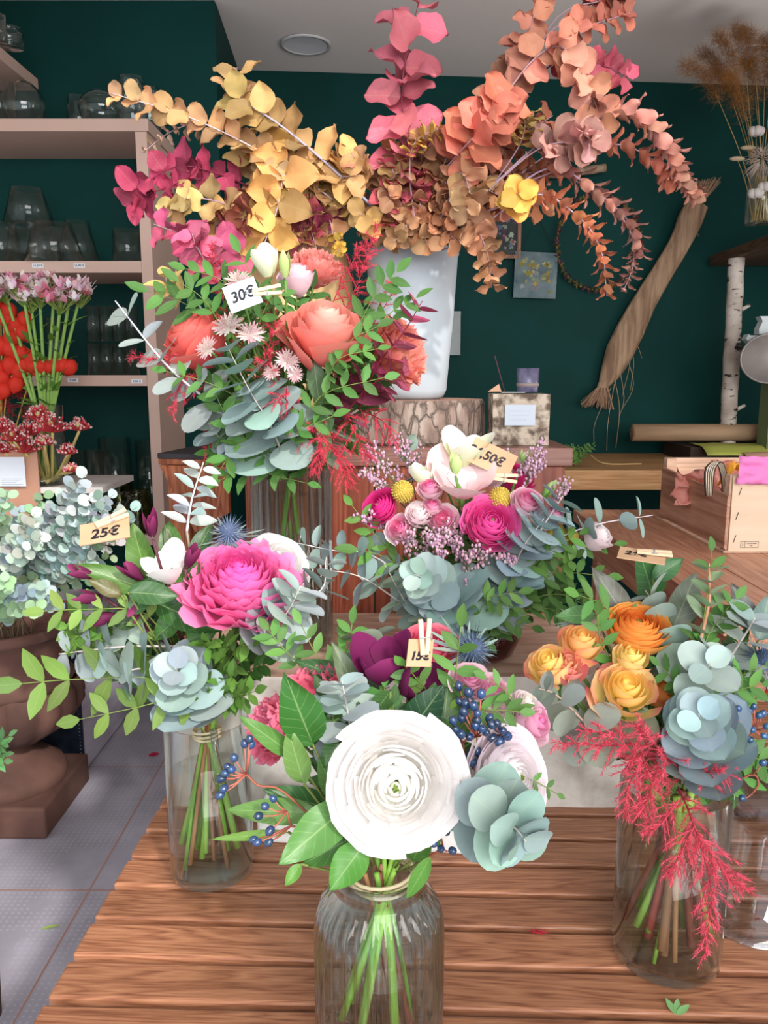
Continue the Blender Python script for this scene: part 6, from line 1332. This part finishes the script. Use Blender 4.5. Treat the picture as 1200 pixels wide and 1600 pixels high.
c2, t2 = holder('glass_vase', 'clear glass vase holding the red coral-like flower stems', 68, 742, 60, 2.68, 1.0055)
for i, (x, y, w) in enumerate(((22, 682, 30), (5, 668, 26), (62, 650, 28), (48, 672, 26), (82, 668, 34), (40, 700, 30), (124, 665, 22), (106, 702, 18), (112, 730, 16), (8, 700, 24), (70, 688, 20))):
    D = 2.62 - ru(0, .07); e = P(x, y + 8, D); b = c2 + V((ru(-.03, .03), ru(-.03, .03), .01)); t = T('jatropha_stem', 'thick pale stem with a coral red flower umbel in the left glass vase', 'flower', b, 'coral red umbels in the glass vase')
    m = MB(); m.tube(curve([b, V((c2.x + (e.x - c2.x) * .35, c2.y, t2)), e], 12), [.007, .0045], 7, (196, 176, 110)); m.build('stem', M_stem, t)
    m = MB(); R_ = S(w, D) * .85
    for k in range(90):
        a, f = rnd() * 2 * pi, sqrt(rnd()); q = e + V((cos(a) * f * R_, sin(a) * f * R_ * .8, R_ * (1.05 - .8 * f * f) * ru(.7, 1.1)))
        m.tube([e, e.lerp(q, .6) + V((0, 0, -.002)), q], .0012, 3, (228, 84, 92), cap=False); m.ball(q, ru(.0026, .0042), random.choice([(250, 222, 218), (226, 66, 80), (240, 120, 126), (250, 214, 210)]), 5, 3)
        if k % 4 == 0: m.tube([q, q + V((ru(-.006, .006), -.003, .007))], .0011, 3, (246, 220, 214), cap=False)
    if i % 2 == 0: m.ball(e + V((0, -.01, R_ * .5)), .009, (226, 220, 150), 8, 6)
    m.build('umbel', M_petal, t)
# physalis and red plume, farther left
pb = V((c1.x - .16, 2.72, 1.0055))
c3, t3 = holder('glass_vase', 'clear glass vase at the left edge behind the red flowers', -10, 640, 60, 2.8, 1.0055)
for i, pl in enumerate(([(15, 500), (40, 520), (5, 540), (20, 570), (45, 500)], [(20, 545), (52, 560), (35, 580), (8, 590), (30, 600)], [(55, 572), (85, 573), (104, 572), (112, 574)], [(2, 470), (10, 610), (0, 575), (18, 486)])):
    b = V((c3.x + ru(-.02, .02), 2.8, 1.015)); t = T('physalis_stem', ('stem of red papery lanterns at the left edge', 'lower stem of red papery lanterns', 'stem of red lanterns lying behind the green flower stems', 'outermost stem of red lanterns')[i], 'flower', b, 'physalis stems')
    js = [P(x, y, 2.74) for x, y in pl]; m = MB(); m.tube(curve([b] + js, 12), .0025, 5, (190, 150, 70)); m.build('stem', M_stem, t)
    for q in js + [js[0].lerp(js[1], .5), js[1].lerp(js[2], .5)]:
        m = MB(); m.lathe([(.002, .03), (.012, .027), (.023, .015), (.027, 0), (.022, -.016), (.010, -.028), (.001, -.036)], (0, 0, 0), 20, (226, 62, 46), rib=lambda a, z: 1 + .07 * cos(a * 5)); m.build('lantern', M_petal, t, M=align(q + V((0, -.02, 0)), V((ru(-.6, .6), ru(-.6, .2), 1))))
for i, a in enumerate(([(-20, 640), (10, 560), (30, 500)], [(0, 650), (20, 610), (60, 640)], [(-20, 660), (-5, 600), (20, 650)], [(-10, 640), (10, 530), (5, 460)])):
    w = [P(x, y, 2.78) for x, y in a]; w[0].z = max(w[0].z, 1.1); t = T('red_plume_stem', 'dark red feathery plume stem behind the red lanterns', 'flower', w[0], 'red plumes at the left edge')
    plume(w, .10, (196, 30, 52), nb=26, dens=.55).build('plume', M_plume, t, smooth=False)
c = P(18, 737, 2.60); m = MB(); M1 = facecam(c); m.box((-.045, -.048, 0), (.045, .048, .001)); o = m.build('paper_card', plain('printed_paper', (206, 212, 222), (216, 222, 230), scale=3), M=M1, smooth=False); tag(o, 'white printed paper sheet pinned to a brown board at the left edge', 'paper')
m = MB(); 
for k in range(5): m.box((-.035, -.025 - .006 * k, .0011), (.034 - .01 * (k % 3), -.0228 - .006 * k, .0014))
m.build('printed_lines', plain('grey_ink', (150, 156, 170)), o, M=M1, smooth=False)
m = MB(); q = P(18, 760, 2.63); m.box((q.x - .2, 2.606, 1.0056), (q.x + .11, 2.66, 1.14)); 
m = MB(); q = P(20, 755, 2.64); m.box((-1.9, 2.612, .80), (q.x + .10, 2.618, c.z + .07)); tag(m.build('wooden_board', plain('brown_board', (176, 128, 104), (190, 142, 118), scale=6), smooth=False), 'plain brown board behind the printed paper at the left edge', 'board')
m_ = MB()
gp = P(0, 1165, 1.5); t = T('green_seedling', 'tuft of green leaves at the left edge in front of the urn', 'plant', gp)
for i in range(6):
    e = P(ru(-10, 14), ru(1145, 1195), 1.5); b = P(-40, 1190, 1.52); l_, s_ = pinnate([b, b.lerp(e, .5), e], .03, 4, (84, 130, 80)); l_.build('leaf_spray', M_small, t); s_.build('stem', M_stem, t)
pt_ = P(-45, 1195, 1.52); m = MB(); m.lathe([(0, 0), (.05, 0), (.07, pt_.z - .01), (.06, pt_.z - .01), (.045, .01)], (pt_.x - .04, 1.52, 0.0), 32); m.build('pot', M_terra, t)
